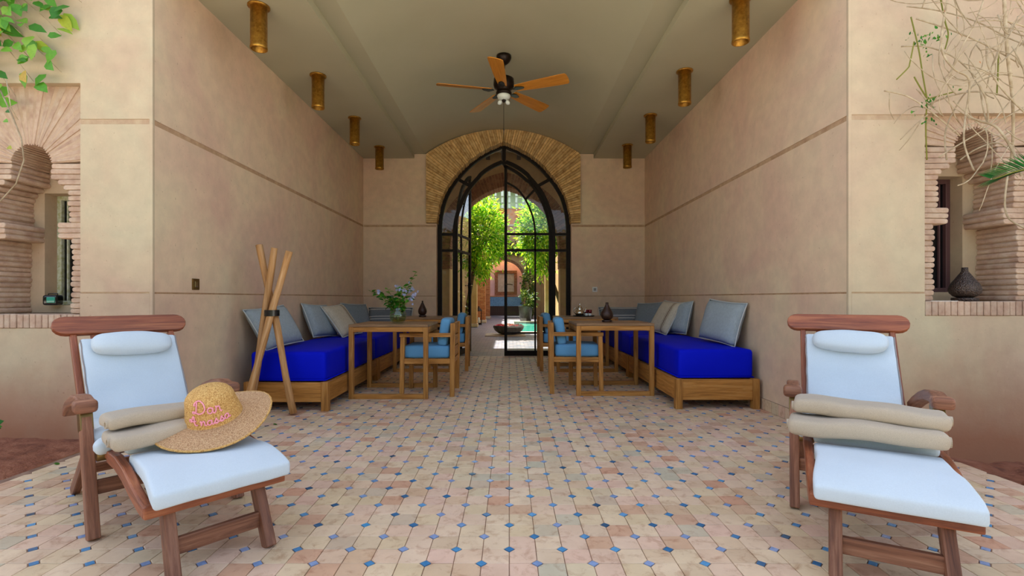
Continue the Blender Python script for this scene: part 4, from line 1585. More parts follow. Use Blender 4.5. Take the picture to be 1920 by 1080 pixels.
# --- bowl of flowers
BX, BY = -1.168, 5.18
t = thing('glass_bowl', 'round clear glass bowl holding the blue flowers', 'vase', (BX, BY, .738))
e = MB(); e.lathe([(.045, 0), (.070, .015), (.088, .06), (.087, .09), (.072, .135), (.056, .152), (.060, .160), (.055, .160), (.052, .152), (.068, .134), (.083, .09), (.084, .06), (.066, .018), (.01, .010)], 36)
e.build('bowl', glassmat('bowl_glass', (.90, .95, .90, 1), .05), t)
e = MB(); e.lathe([(.01, .012), (.064, .020), (.081, .06), (.078, .095), (.01, .096)], 28)
e.build('water', glassmat('bowl_water', (.80, .90, .70, 1), .02), t)

def leaf_mesh(name, m, l=1.0, w=.5, fold=.12, curl=.15):
    """Small pointed leaf along +x, folded on its midrib: 8 triangles."""
    mb = MB()
    vs = [(0, 0, 0), (.25 * l, .42 * w, fold * .3), (.25 * l, -.42 * w, fold * .3), (.28 * l, 0, 0), (.6 * l, .40 * w, fold * .25 - curl * .2), (.6 * l, -.40 * w, fold * .25 - curl * .2), (.62 * l, 0, -curl * .25), (l, 0, -curl)]
    fs = [(0, 3, 1), (0, 2, 3), (1, 3, 6, 4), (3, 2, 5, 6), (4, 6, 7), (6, 5, 7)]
    mb.add(vs, fs, (1, 0, 0), True)
    me = mb.mesh(name)
    me.materials.append(m)
    return me
bq = thing('flower_bouquet', 'leafy bouquet of pale blue flowers in the glass bowl', 'flowers', (BX, BY, .76))
lb = leaf_mesh('leaf', M['bouquet_leaf'], 1, .62)
rf = random.Random(21)
def quat_dir(d, spin=0):
    q = Vector(d).to_track_quat('X', 'Z')
    return (q.to_matrix() @ Matrix.Rotation(spin, 3, 'X')).to_euler()
fm = MB()
for k in range(5):
    a = 2 * PI * k / 5
    d = V(math.cos(a), math.sin(a), 0)
    n_ = V(-d.y, d.x, 0)
    fm.add([V(0, 0, 0), d * .6 + n_ * .32 + V(0, 0, .12), d * 1.0 + V(0, 0, .06), d * .6 - n_ * .32 + V(0, 0, .12)], [(0, 3, 2, 1)], (1, 0, 0))
fme = fm.mesh('flower'); fme.materials.append(M['petal'])
sprays = [((-.30, -.02, .40), 20, 0), ((-.20, .03, .36), 22, 1), ((-.10, -.04, .34), 20, 0), ((.00, .02, .36), 22, 2), ((.06, -.05, .33), 16, 2), ((.13, .03, .36), 20, 2), ((.20, -.02, .52), 22, 0), ((.10, .05, .22), 14, 0), ((-.06, .06, .24), 16, 1), ((.15, -.03, .26), 14, 2), ((-.14, -.05, .22), 14, 0)]
for (dx, dy, dz), nl, fl in sprays:
    pts = []
    for k in range(9):
        f = k / 8
        droop = -.08 * f * f * abs(dx) / .3 if dx < -.15 else 0
        pts.append(V(dx * f ** 1.5, dy * f ** 1.3, -.0 + .10 * min(1, f * 3) * 0 + dz * f ** (.85) + droop))
    e = MB(); e.tube([tuple(p) for p in pts], [.0035 - .0002 * k for k in range(9)], 6)
    e.build('stem', M['green_twig'], bq)
    for k in range(nl):
        f = .32 + .68 * (k + rf.random()) / nl
        i = min(7, int(f * 8)); q = pts[i].lerp(pts[i + 1], f * 8 - i)
        a = rf.uniform(0, 2 * PI)
        d = V(math.cos(a), math.sin(a), rf.uniform(-.5, .6)).normalized()
        inst('leaf', lb, bq, q, quat_dir(d, rf.uniform(-.8, .8)), rf.uniform(.050, .085) * (1.1 - .35 * f))
    if fl:
        for k in range(6 * fl):
            q = pts[-1] + V(rf.gauss(0, .030), rf.gauss(0, .03), rf.gauss(-.015, .026))
            d = V(rf.gauss(0, .6), -1 + rf.gauss(0, .4), rf.gauss(.3, .5)).normalized()
            inst('flower', fme, bq, q, d.to_track_quat('Z', 'Y').to_euler(), rf.uniform(.012, .018))

# --- brass downlights along both soffits
def downlight(label, x, y):
    t = thing('brass_downlight', label, 'ceiling light', (x, y, SZ), 0, 'hammered brass tube lights on the ceiling')
    e = MB(); e.lathe([(.066, 0), (.084, -.001), (.084, -.012), (.066, -.016)], 32); e.build('flange', M['brass'], t)
    e = MB(); e.lathe([(.064, -.010), (.064, -.325), (.066, -.330), (.066, -.350), (.060, -.352), (.056, -.350), (.056, -.20), (.01, -.195)], 32); e.build('tube', M['brass'], t)
    e = MB(); e.lathe([(.01, -.20), (.040, -.205), (.036, -.235), (.012, -.25)], 20); e.build('bulb', M['frosted'], t)
    return t
ordn = ['nearest to the viewer', 'second from the viewer', 'third from the viewer', 'farthest, by the back wall']
for k in range(4):
    downlight('brass tube ceiling light on the tripod side, ' + ordn[k], -2.03, 4.0 + 1.24 * k)
for k in range(4):
    downlight('brass tube ceiling light on the teapot side, ' + ordn[k], 1.825, 3.895 + 1.245 * k)

# --- ceiling fan
FX, FY, FZ = -.065, 5.79, 3.83
fan = thing('ceiling_fan', 'dark bronze ceiling fan with five wooden blades', 'ceiling fan', (FX, FY, FZ))
e = MB(); e.lathe([(.088, .01), (.088, -.02), (.070, -.055), (.040, -.085), (.018, -.095)], 28); e.build('canopy', M['bronze'], fan)
e = MB(); e.tube([(0, 0, -.08), (0, 0, -.25)], .014, 12); e.build('rod', M['bronze'], fan)
e = MB(); e.lathe([(.03, -.235), (.085, -.245), (.118, -.265), (.122, -.33), (.112, -.365), (.085, -.385), (.080, -.415), (.092, -.42), (.092, -.44), (.075, -.45)], 32); e.build('motor', M['bronze'], fan)
e = MB(); e.lathe([(.074, -.448), (.080, -.462), (.066, -.492), (.035, -.505), (.01, -.508)], 28); e.build('light_bowl', M['frosted'], fan)
e = MB(); e.lathe([(.01, -.500), (.024, -.505), (.024, -.525), (.008, -.535)], 16); e.build('finial', M['bronze'], fan)
for s in (-1, 1):
    e = MB(); e.lathe([(.006, 0), (.020, -.012), (.026, -.030), (.020, -.048), (.004, -.060)], 14)
    rot = Matrix.Rotation(R(-52 * s), 3, 'Y')
    e.v = [rot @ p + V(s * .022, -.01, -.522) for p in e.v]
    e.build('light_shade', M['frosted'], fan)
e = MB(); e.tube([(.0, -.03, -.46), (.0, -.045, -.60), (.0, -.045, -1.02)], .0025, 6); pc = e.build('pull_chain', M['bronze'], fan)
for k in range(5):
    a = R(264 + 72 * k)
    rz = Matrix.Rotation(a, 3, 'Z')
    e = MB()
    pts = [(.11, 0), (.17, .052), (.24, .030), (.26, 0), (.24, -.030), (.17, -.052)]
    e.add([V(x, y, -.405) for x, y in pts] + [V(x, y, -.397) for x, y in pts], [tuple(reversed(range(6))), tuple(range(6, 12))] + [(i, (i + 1) % 6, (i + 1) % 6 + 6, i + 6) for i in range(6)], (1, 0, 0))
    e.v = [rz @ p for p in e.v]
    e.build('blade_iron', M['bronze'], fan, .003, 1)
    e = MB()
    ol = [(.15, -.055), (.40, -.074), (.70, -.085), (.765, -.084), (.782, -.06), (.788, .0), (.782, .06), (.765, .084), (.70, .085), (.40, .074), (.15, .055)]
    n = len(ol)
    e.add([V(x, y, -.004) for x, y in ol] + [V(x, y, .004) for x, y in ol], [tuple(reversed(range(n))), tuple(range(n, 2 * n))] + [(i, (i + 1) % n, (i + 1) % n + n, i + n) for i in range(n)], (1, 0, 0))
    tl = Matrix.Rotation(R(-15), 3, 'X')
    e.v = [rz @ (tl @ p + V(0, 0, -.392)) for p in e.v]
    e.build('blade', M['blade'], fan, .002, 1)

# --- switch plates
t = thing('wall_socket', 'small metal wall socket beside the deck chair with the hat', 'socket', (XL - .003, 3.885, 1.065))
e = MB(); e.b2(0, .010, -.042, .042, 0, .088); e.build('plate', M['old_brass'], t, .003)
e = MB(); e.b2(.010, .0145, -.018, .018, .022, .066); e.build('rocker', M['silver'], t, .002)
t = thing('light_switch', 'white light switch on the back wall above the teapot', 'switch', (1.447, YB + .002, 1.105))
e = MB(); e.b2(-.042, .042, -.012, 0, 0, .084); e.build('plate', M['white'], t, .003)
e = MB(); e.b2(-.022, .022, -.018, -.012, .020, .064); e.build('rocker', plain('grey_plastic', srgb(150, 150, 146), .4, .4), t, .002)

# ================================================================== gallery and courtyard behind the door
M['court_tile'] = None
m = Mat('courtyard_tile', .35, .4)
v = m.coord('world')
bk = m.node('ShaderNodeTexBrick')
bk.inputs['Scale'].default_value = 1.0
bk.inputs['Brick Width'].default_value = .16
bk.inputs['Row Height'].default_value = .08
bk.inputs['Mortar Size'].default_value = .006
bk.inputs['Color1'].default_value = srgb(150, 142, 142)
bk.inputs['Color2'].default_value = srgb(96, 108, 126)
bk.inputs['Mortar'].default_value = srgb(70, 62, 58)
m.l.new(v, bk.inputs['Vector'])
m.base(m.mix(bk.outputs[0], m.ramp(m.noise(v, 3, 4), [(.3, (.7, .72, .78, 1)), (.7, (1.1, 1.05, 1.05, 1))]), .7, 'MULTIPLY'))
M['court_tile'] = m.m
M['pink_plaster'] = plaster('pink_plaster', srgb(226, 180, 170), srgb(236, 196, 186), srgb(240, 206, 196))
M['ochre_plaster'] = plaster('ochre_plaster', srgb(170, 132, 88), srgb(188, 150, 104), srgb(200, 166, 122))
M['dark_brick'] = mottled('gallery_brick', [(.3, srgb(116, 74, 50)), (.7, srgb(164, 116, 82))], 14, .9, .4, 60, .008, vary=.15)
def brickwork(name, a, b, mort_, bw=.24, rh=.06):
    m = Mat(name, .85, .2)
    g = m.coord('world')
    sx = m.node('ShaderNodeSeparateXYZ'); m.l.new(g, sx.inputs[0])
    cb = m.node('ShaderNodeCombineXYZ')
    m.l.new(m.math('ADD', sx.outputs[0], sx.outputs[1]), cb.inputs[0]); m.l.new(sx.outputs[2], cb.inputs[1])
    k = m.node('ShaderNodeTexBrick')
    k.inputs['Scale'].default_value = 1.0
    k.inputs['Brick Width'].default_value = bw; k.inputs['Row Height'].default_value = rh
    k.inputs['Mortar Size'].default_value = .008
    k.inputs['Color1'].default_value = a; k.inputs['Color2'].default_value = b; k.inputs['Mortar'].default_value = mort_
    m.l.new(cb.outputs[0], k.inputs['Vector'])
    m.base(k.outputs[0])
    return m.m
M['pillar_brick'] = brickwork('pillar_brick', srgb(168, 98, 56), srgb(190, 126, 78), srgb(130, 90, 64))
M['zellige'] = mottled('blue_zellige', [(.3, srgb(70, 110, 150)), (.5, srgb(130, 170, 196)), (.7, srgb(60, 84, 120))], 18, .2, 0, spec=.5)
m = Mat('studded_front', .4, .4)
vo = m.node('ShaderNodeTexVoronoi'); vo.inputs['Scale'].default_value = 8.0; vo.inputs['Randomness'].default_value = 0.0
m.l.new(m.mapped(m.coord('world'), (1, .01, 1)), vo.inputs['Vector'])
m.base(m.ramp(vo.outputs['Distance'], [(.24, srgb(206, 198, 186)), (.30, srgb(66, 42, 34))]))
M['studded'] = m.m
M['eave_green'] = mottled('pale_green_paint', [(.3, srgb(166, 188, 136)), (.7, srgb(196, 212, 166))], 6, .6, .1, 30)
M['eave_white'] = plain('pale_eave_paint', srgb(214, 226, 206), .6, .3)
M['orange_frieze'] = mottled('painted_frieze', [(.3, srgb(186, 110, 60)), (.5, srgb(208, 140, 84)), (.72, srgb(176, 150, 120))], 5, .7, .1, 30)
M['water'] = plain('pool_water', srgb(70, 170, 150), .04, .6)
M['stone'] = mottled('pale_stone', [(.3, srgb(186, 166, 138)), (.7, srgb(206, 190, 164))], 8, .7, .2, 40)
M['dark_stone'] = mottled('dark_basin_stone', [(.3, srgb(46, 44, 38)), (.7, srgb(84, 80, 68))], 12, .45, .2, 40, .004, 'object', spec=.5)
M['grey_door'] = plain('grey_painted_door', srgb(78, 84, 84), .4, .4)
M['beam'] = plain('gallery_beam', srgb(96, 88, 80), .7, .2)

mb = MB()
PX0, PX1, PY0, PY1 = .18, 1.30, 14.3, 20.5
mb.b2(-8, 8, 8.525, PY0, -.2, -.006)
mb.b2(-8, PX0, PY0, PY1, -.2, -.006)
mb.b2(PX1, 8, PY0, PY1, -.2, -.006)
mb.b2(-8, 8, PY1, 31, -.2, -.006)
struct(mb.build('floor_courtyard', M['court_tile']), 'grey blue tiled floor of the gallery and courtyard', 'floor')
pl = thing('pool', 'narrow turquoise pool with a pale stone rim in the courtyard', 'pool', ((PX0 + PX1) / 2, (PY0 + PY1) / 2, 0))
hx, hy = (PX1 - PX0) / 2, (PY1 - PY0) / 2
e = MB(); e.b2(-hx, hx, -hy, hy, -.19, -.05); e.build('water', M['water'], pl)
for nm, (a, b, c_, d) in (('rim', (-hx - .16, hx + .16, -hy - .16, -hy)), ('rim', (-hx - .16, hx + .16, hy, hy + .16)), ('rim', (-hx - .16, -hx, -hy, hy)), ('rim', (hx, hx + .16, -hy, hy))):
    e = MB(); e.b2(a, b, c_, d, -.004, .035); e.build('rim', M['stone'], pl, .006)

# arched wall between gallery and courtyard
C2 = dens([(1.12, 0), (1.12, 1.5), (1.12, 1.95), (1.09, 2.25), (1.0, 2.52), (.86, 2.76), (.66, 2.96), (.44, 3.11), (.22, 3.21), (0, 3.275)])
YG = 10.0
mb = MB()
arched_wall(mb, YG, YG + .35, -4.2, 4.2, XC, C2, 3.95, [], .0)
wg = struct(mb.build('wall_gallery', M['ochre_plaster']), 'arched wall between the gallery and the sunny courtyard', 'wall')
rs = resample([(half(C2, 1.6), 1.6)] + [p for p in C2 if p[1] > 1.62], .055)
for side in (-1, 1):
    for (h0, z0), (h1, z1) in zip(rs, rs[1:]):
        tx, tz = h1 - h0, z1 - z0
        L = math.hypot(tx, tz)
        nx, nz = tz / L, -tx / L
        j = .004
        a = (h0 + tx / L * j, z0 + tz / L * j); b = (h1 - tx / L * j, z1 - tz / L * j)
        dirf = lambda h, z: (math.cos(math.atan2((z - 1.75), h + .12)), math.sin(math.atan2((z - 1.75), h + .12)))
        da, db = dirf(*a), dirf(*b)
        T = .27
        poly = [(XC + side * max(a[0] - .012, .002), a[1] - .012 * da[1]), (XC + side * (a[0] + T * da[0]), a[1] + T * da[1]), (XC + side * (b[0] + T * db[0]), b[1] + T * db[1]), (XC + side * max(b[0] - .012, .002), b[1] - .012 * db[1])]
        e = MB(); e.prism(poly, YG - .03 + rb.uniform(-.004, .004), YG + .37, (side * da[0], 0, da[1]))
        e.build('brick', M['dark_brick'], wg)
mb = MB()
mb.b2(-4.2, 4.2, YB + .3, 12.2, 3.95, 4.15)  # slab extended past the gallery wall to shade the courtyard floor
cg = struct(mb.build('ceiling_gallery', M['ceiling']), 'flat beamed ceiling of the gallery, its overhang extended for shade', 'ceiling')
for k in range(17):
    x = -2.6 + k * .31
    e = MB(); e.b2(x - .04, x + .04, YB + .42, YG, 3.80, 3.95); e.build('beam', M['beam'], cg)
for s, nm in ((-1, 'wall_gallery_left'), (1, 'wall_gallery_right')):
    mb = MB(); mb.b2(min(s * 3.6, s * 4.0), max(s * 3.6, s * 4.0), YB + .42, YG, 0, 3.95)
    struct(mb.build(nm, M['ochre_plaster']), 'plain end wall of the gallery on the %s side' % ('open leaf' if s < 0 else 'closed leaf'), 'wall')

# side walls of the courtyard with brick pillars
mb = MB(); mb.b2(-2.15, -1.80, 10.4, 28.5, 0, 5.2)  # height raised so the wall shades the courtyard floor
struct(mb.build('wall_arcade_left', M['ochre_plaster']), 'ochre courtyard wall behind the brick pillars, raised to shade the floor', 'wall')
def pillar(label, x, y, w, m, h=3.3):
    t = thing('brick_pillar', label, 'pillar', (x, y, 0), 0, 'pillars along the courtyard walls')
    e = MB(); e.box((0, 0, h / 2 + .06), (w, w, h - .12)); e.build('shaft', m, t, .01, 1)
    e = MB(); e.box((0, 0, .06), (w + .06, w + .06, .12)); e.build('base', M['stone'], t, .01, 1)
pillar('ochre plaster pillar beside the metal floor lantern in the courtyard', -1.27, 17.2, .30, M['ochre_plaster'])
pillar('orange brick pillar in the courtyard, nearer of the two', -1.16, 20.2, .38, M['pillar_brick'])
pillar('orange brick pillar in the courtyard, farther of the two', -1.13, 24.0, .38, M['pillar_brick'])
pillar('tan pillar beside the grey courtyard door', 1.33, 16.4, .30, M['ochre_plaster'])
mb = MB(); mb.b2(1.82, 2.15, 10.4, 28.5, 0, 3.3)
war = struct(mb.build('wall_arcade_right', M['ochre_plaster']), 'low ochre courtyard wall on the pool side', 'wall')
dg = thing('door_3', 'grey painted door in the courtyard wall on the pool side', 'door', (1.82, 21.5, 0))
dg['kind'] = 'structure'
e = MB(); e.b2(-.05, 0, -1.6, 1.6, 0, 2.3); e.build('door_panel', M['grey_door'], dg)
e = MB(); e.b2(-.06, -.05, -1.3, -.1, 1.3, 2.1); e.build('pane', M['dark_glass'], dg)
e = MB(); e.b2(-.06, -.05, .1, 1.3, 1.3, 2.1); e.build('pane', M['dark_glass'], dg)

# far wall with its alcove
XA, YA = -.38, 28.5
C3 = [(1.2, 0), (1.2, 1.2)] + [(1.2 * math.cos(a), 1.95 + 1.25 * math.sin(a)) for a in [PI / 2 * k / 10 for k in range(10)]] + [(0, 3.2)]
mb = MB()
arched_wall(mb, YA, YA + .4, -7, 7, XA, C3, 8.5, [], 0)
wf = struct(mb.build('wall_far', M['ochre_plaster']), 'far courtyard wall with a pink arched alcove', 'wall')
mb = MB()
arc_bar(mb, [(h + .08, z) for h, z in C3[1:-1]] + [(0, 3.28)], .16, YA - .05, YA + .02, 1, XA)
arc_bar(mb, [(h + .08, z) for h, z in C3[1:-1]] + [(0, 3.28)], .16, YA - .05, YA + .02, -1, XA)
mb.build('arch_trim', M['dark_brick'], wf)
mb = MB(); mb.b2(XA - 1.3, XA + 1.3, YA + 1.0, YA + 1.2, 0, 3.6)
mb.b2(XA - 1.5, XA - 1.2, YA + .4, YA + 1.0, 0, 3.6); mb.b2(XA + 1.2, XA + 1.5, YA + .4, YA + 1.0, 0, 3.6)
struct(mb.build('wall_alcove', M['pink_plaster']), 'pink plaster back of the alcove', 'wall')
t = thing('blind_window', 'framed stone panel on the pink alcove wall', 'panel', (XA + .18, YA + 1.0, 1.2))
for a in ((-.66, .66, 0, .18), (-.66, .66, 1.26, 1.44), (-.66, -.48, .18, 1.26), (.48, .66, .18, 1.26)):
    e = MB(); e.b2(a[0], a[1], -.08, 0, a[2], a[3]); e.build('frame', M['dark_brick'], t)
e = MB(); e.b2(-.48, .48, -.03, 0, .18, 1.26); e.build('panel', M['stone'], t)
t = thing('tiled_bench', 'blue tiled bench with studded brown front in the alcove', 'bench', (XA, YA + .55, 0))
e = MB(); e.b2(-1.19, 1.19, -.45, .40, 0, .54); e.build('front', M['studded'], t)
e = MB(); e.b2(-1.19, 1.19, -.47, .10, .54, .62); e.build('seat', M['zellige'], t)
e = MB(); e.b2(-1.10, 1.10, .12, .42, .60, 1.08); e.build('back', M['zellige'], t)
e = MB(); e.b2(-1.12, 1.12, .10, .44, 1.08, 1.13); e.build('ledge', M['orange_frieze'], t)
mb = MB(); mb.b2(-6, 6, YA - .05, YA, 5.25, 6.15)
mb.build('frieze', M['orange_frieze'], wf)
mb = MB(); mb.b2(-6, 6, YA - .08, YA, 5.15, 5.25)
mb.build('moulding', M['stone'], wf)
ev = thing('carved_eave', 'pale green wooden eave with brackets above the alcove', 'eave', (0, YA, 6.15))
e = MB(); e.b2(-5, 5, -.10, 0, 0, 1.15); e.build('back_board', M['eave_green'], ev)
for k in range(21):
    x = -4 + k * .40
    e = MB(); e.b2(x - .06, x + .06, -.20, -.10, .02, .28); e.b2(x - .06, x + .06, -.34, -.10, .30, .62); e.b2(x - .07, x + .07, -.55, -.10, .64, 1.05)
    e.build('bracket', M['eave_white'], ev)
pts = [(-5, 1.35)]
for k in range(101):
    x = -5 + .1 * k
    pts.append((x, 1.05 + .09 * abs(math.cos(PI * x / .8))))
pts.append((5, 1.35))
e = MB()
for (xa, za), (xb, zb) in zip(pts[1:-1], pts[2:-1]):
    e.prism([(xa, za), (xb, zb), (xb, 1.34), (xa, 1.34)], -.62, -.58)
e.build('valance', M['eave_white'], ev)
e = MB(); e.b2(-5.2, 5.2, -.75, .3, 1.34, 1.44); e.build('roof_board', M['orange_frieze'], ev)

# stone basin with floating flowers
bs = thing('stone_basin', 'dark fluted stone basin full of flower heads in the courtyard', 'basin', (-.02, 13.35, 0))
e = MB(); e.b2(-.62, .45, -.40, .40, -.004, .02); e.build('plinth', M['stone'], bs, .005)
e = MB(); e.lathe([(.16, .02), (.26, .05), (.36, .13), (.40, .22), (.41, .26), (.38, .26), (.36, .215), (.02, .21)], 64, wob=lambda a, z: 1 + .045 * math.cos(12 * a) * (1 if .04 < z < .25 else 0)); e.build('bowl', M['dark_stone'], bs)
fmats = [plain('flower_red', srgb(206, 20, 40), .7, .2), plain('flower_pink', srgb(236, 120, 140), .7, .2), plain('flower_orange', srgb(244, 140, 30), .7, .2), plain('flower_white', srgb(244, 236, 220), .7, .2), plain('flower_yellow', srgb(244, 196, 60), .7, .2)]
fb = []
for k, fmk in enumerate(fmats):
    e = MB()
    for ring, (n_, r_, up) in enumerate(((8, 1.0, .25), (6, .65, .55))):
        for q in range(n_):
            a = 2 * PI * (q + .5 * ring) / n_
            d = V(math.cos(a), math.sin(a), 0); nn = V(-d.y, d.x, 0)
            e.add([V(0, 0, .1), d * r_ * .6 - nn * r_ * .3 + V(0, 0, up * .7), d * r_ + V(0, 0, up), d * r_ * .6 + nn * r_ * .3 + V(0, 0, up * .7)], [(0, 1, 2, 3)], (1, 0, 0))
    me = e.mesh('flower_head'); me.materials.append(fmk); fb.append(me)
cn = ['red', 'pink', 'orange', 'white', 'yellow']
for k in range(60):
    a = k * 2.39996
    r = .345 * math.sqrt((k + .5) / 60)
    c_ = rf.choice([0, 0, 0, 1, 2, 2, 3, 4])
    if r > .27: c_ = rf.choice([0, 0, 1, 0])
    o = inst('floating_flower', fb[c_], None, (-.02 + r * math.cos(a), 13.35 + r * math.sin(a), .245 + .02 * (1 - r / .35) + rf.uniform(0, .02)), (rf.gauss(0, .25), rf.gauss(0, .25), rf.uniform(0, 6)), rf.uniform(.05, .065))
    tag(o, '%s flower head floating in the stone basin' % cn[c_], 'flower', 'flower heads in the basin, ' + cn[c_])

# trees: leaves in clusters round an ellipsoid, on a trunk
def leaf_cloud(name, parent, m, centre, rad, n, l, w, seed, droop=.3, shell=.55):
    r_ = random.Random(seed)
    vs, fs = [], []
    cl = []
    for k in range(max(6, n // 70)):
        d = V(r_.gauss(0, 1), r_.gauss(0, 1), r_.gauss(0, 1)).normalized()
        rr = shell + (1 - shell) * r_.random()
        cl.append(V(d.x * rad[0] * rr, d.y * rad[1] * rr, d.z * rad[2] * rr) + Vector(centre))
    for k in range(n):
        c = r_.choice(cl)
        q = c + V(r_.gauss(0, .17) * rad[0], r_.gauss(0, .17) * rad[1], r_.gauss(0, .15) * rad[2])
        out = (q - Vector(centre)).normalized()
        d = (out * .7 + V(r_.gauss(0, .5), r_.gauss(0, .5), r_.gauss(-droop, .4))).normalized()
        s = d.cross(V(r_.gauss(0, 1), r_.gauss(0, 1), r_.gauss(0, 1))).normalized()
        nn = s.cross(d)
        L, W_ = l * r_.uniform(.7, 1.25), w * r_.uniform(.8, 1.2)
        b = len(vs)
        vs += [q, q + d * L * .45 + s * W_ / 2 + nn * W_ * .15, q + d * L * .5, q + d * L * .45 - s * W_ / 2 + nn * W_ * .15, q + d * L - nn * L * .12]
        fs += [(b, b + 2, b + 1), (b, b + 3, b + 2), (b + 1, b + 2, b + 4), (b + 2, b + 3, b + 4)]
    me = raw_mesh(name, [tuple(p) for p in vs], fs, m)
    o = bpy.data.objects.new(name, me)
    col.objects.link(o)
    if parent is not None: o.parent = parent
    o['kind'] = 'stuff'
    return o
def tree(label, x, y, rad, zc, n, seed, tx=0, m='tree_leaf', name='courtyard_tree', l=.15, w=.055):
    t = thing(name, label, 'tree', (x, y, 0))
    e = MB(); e.tube([(tx, 0, 0), (tx * .95 + .03, .02, .8), (tx * .6, 0, 1.5), (tx * .2, 0, zc - rad[2] * .4), (0, 0, zc)], [.07, .06, .055, .045, .02], 10); e.build('trunk', M['bark'], t)
    for k in range(5):
        a = 2 * PI * k / 5 + .4
        e = MB(); e.tube([(tx * .3, 0, zc - rad[2] * .6), (math.cos(a) * rad[0] * .35, math.sin(a) * rad[1] * .35, zc - .1), (math.cos(a) * rad[0] * .7, math.sin(a) * rad[1] * .7, zc + rad[2] * .3)], [.03, .022, .01], 8); e.build('branch', M['bark'], t)
    leaf_cloud('foliage', t, M[m], (0, 0, zc), rad, n, l, w, seed)
    return t
tree('bright green tree seen through the open door leaf', -.86, 14.6, (.72, .75, 1.15), 2.85, 5200, 31, -.42)
tree('bright green tree seen through the closed door leaf', .92, 14.9, (.66, .75, 1.15), 2.95, 5200, 32, .64)
# tall clipped hedge across the added gravel, behind the viewer; the door glass mirrors it
hg = thing('garden_hedge', 'tall dark green hedge beyond the added gravel', 'hedge', (0, -11, 0))
e = MB(); e.b2(-15, 15, -1.0, 1.0, -.1, 4.2); e.build('core', plain('hedge_core', srgb(40, 56, 26), .95, .1), hg)
def hedge_leaves():
    r_ = random.Random(61)
    vs, fs = [], []
    for k in range(9000):
        x = r_.uniform(-15, 15)
        top = r_.random() < .3
        q = V(x, r_.uniform(-1, 1.2), 4.2 + r_.uniform(0, .5)) if top else V(x, 1.0 + r_.uniform(0, .3), r_.uniform(0, 4.4))
        d = V(r_.gauss(0, .6), r_.gauss(.7, .4), r_.gauss(.2, .6)).normalized()
        sd = d.cross(V(r_.gauss(0, 1), r_.gauss(0, 1), r_.gauss(0, 1))).normalized()
        b = len(vs)
        vs += [q, q + d * .18 + sd * .08, q + d * .36, q + d * .18 - sd * .08]
        fs.append((b, b + 1, b + 2, b + 3))
    return vs, fs
hv, hf = hedge_leaves()
o = bpy.data.objects.new('foliage', raw_mesh('foliage', [tuple(p) for p in hv], hf, M['dark_leaf'])); col.objects.link(o); o.parent = hg; o['kind'] = 'stuff'
# climbing ivy and a planted pot along the pool side
for lab, x, y, z, rad, n, sd in (('ivy climbing the far corner beside the alcove', .98, 24.5, 1.9, (.30, .30, 1.9), 1500, 41), ('ivy climbing the courtyard wall near the pool', 1.50, 12.6, 1.25, (.13, .5, 1.2), 1100, 42), ('ivy hanging over the alcove arch', .55, 28.22, 3.9, (1.2, .10, .45), 1300, 43)):
    t = thing('climbing_ivy', lab, 'ivy', (x, y, 0))
    leaf_cloud('foliage', t, M['dark_leaf'], (0, 0, z), rad, n, .13, .08, sd)
    e = MB(); e.tube([(0, 0, 0 if z < 3 else z - .3), (.04, 0, z * .5 if z < 3 else z), (0, 0, z + rad[2] * .5)], [.03, .025, .01], 8); e.build('stem', M['bark'], t)
t = thing('planter', 'dark planter with a leafy plant at the end of the pool', 'planter', (.70, 21.3, 0))
e = MB(); e.lathe([(.20, 0), (.24, .02), (.30, .62), (.32, .66), (.28, .66), (.26, .58), (.02, .56)], 28); e.build('pot', M['dark_stone'], t)
leaf_cloud('foliage', t, M['dark_leaf'], (0, 0, .95), (.42, .42, .35), 420, .22, .07, 51)
t = thing('floor_lantern', 'dark metal floor lantern beside the brick pillar', 'lantern', (-1.16, 18.75, 0))
e = MB(); e.b2(-.11, .11, -.11, .11, 0, .06); e.build('base', M['bronze'], t)
for sx in (-1, 1):
    for sy in (-1, 1):
        e = MB(); e.b2(sx * .10 - .01, sx * .10 + .01, sy * .10 - .01, sy * .10 + .01, .06, .50); e.build('post', M['bronze'], t)
e = MB(); e.lathe([(.15, .50), (.11, .56), (.04, .64), (.02, .70)], 4, smooth=False); e.build('roof', M['bronze'], t)
e = MB(); e.lathe([(.03, .06), (.035, .07), (.035, .26), (.01, .27)], 14); e.build('candle', M['frosted'], t)

# ================================================================== plants on the outer walls
def W(px, py, d):
    return V((px - VX) * d / FPX, d, 1 + (VY - py) * d / FPX)
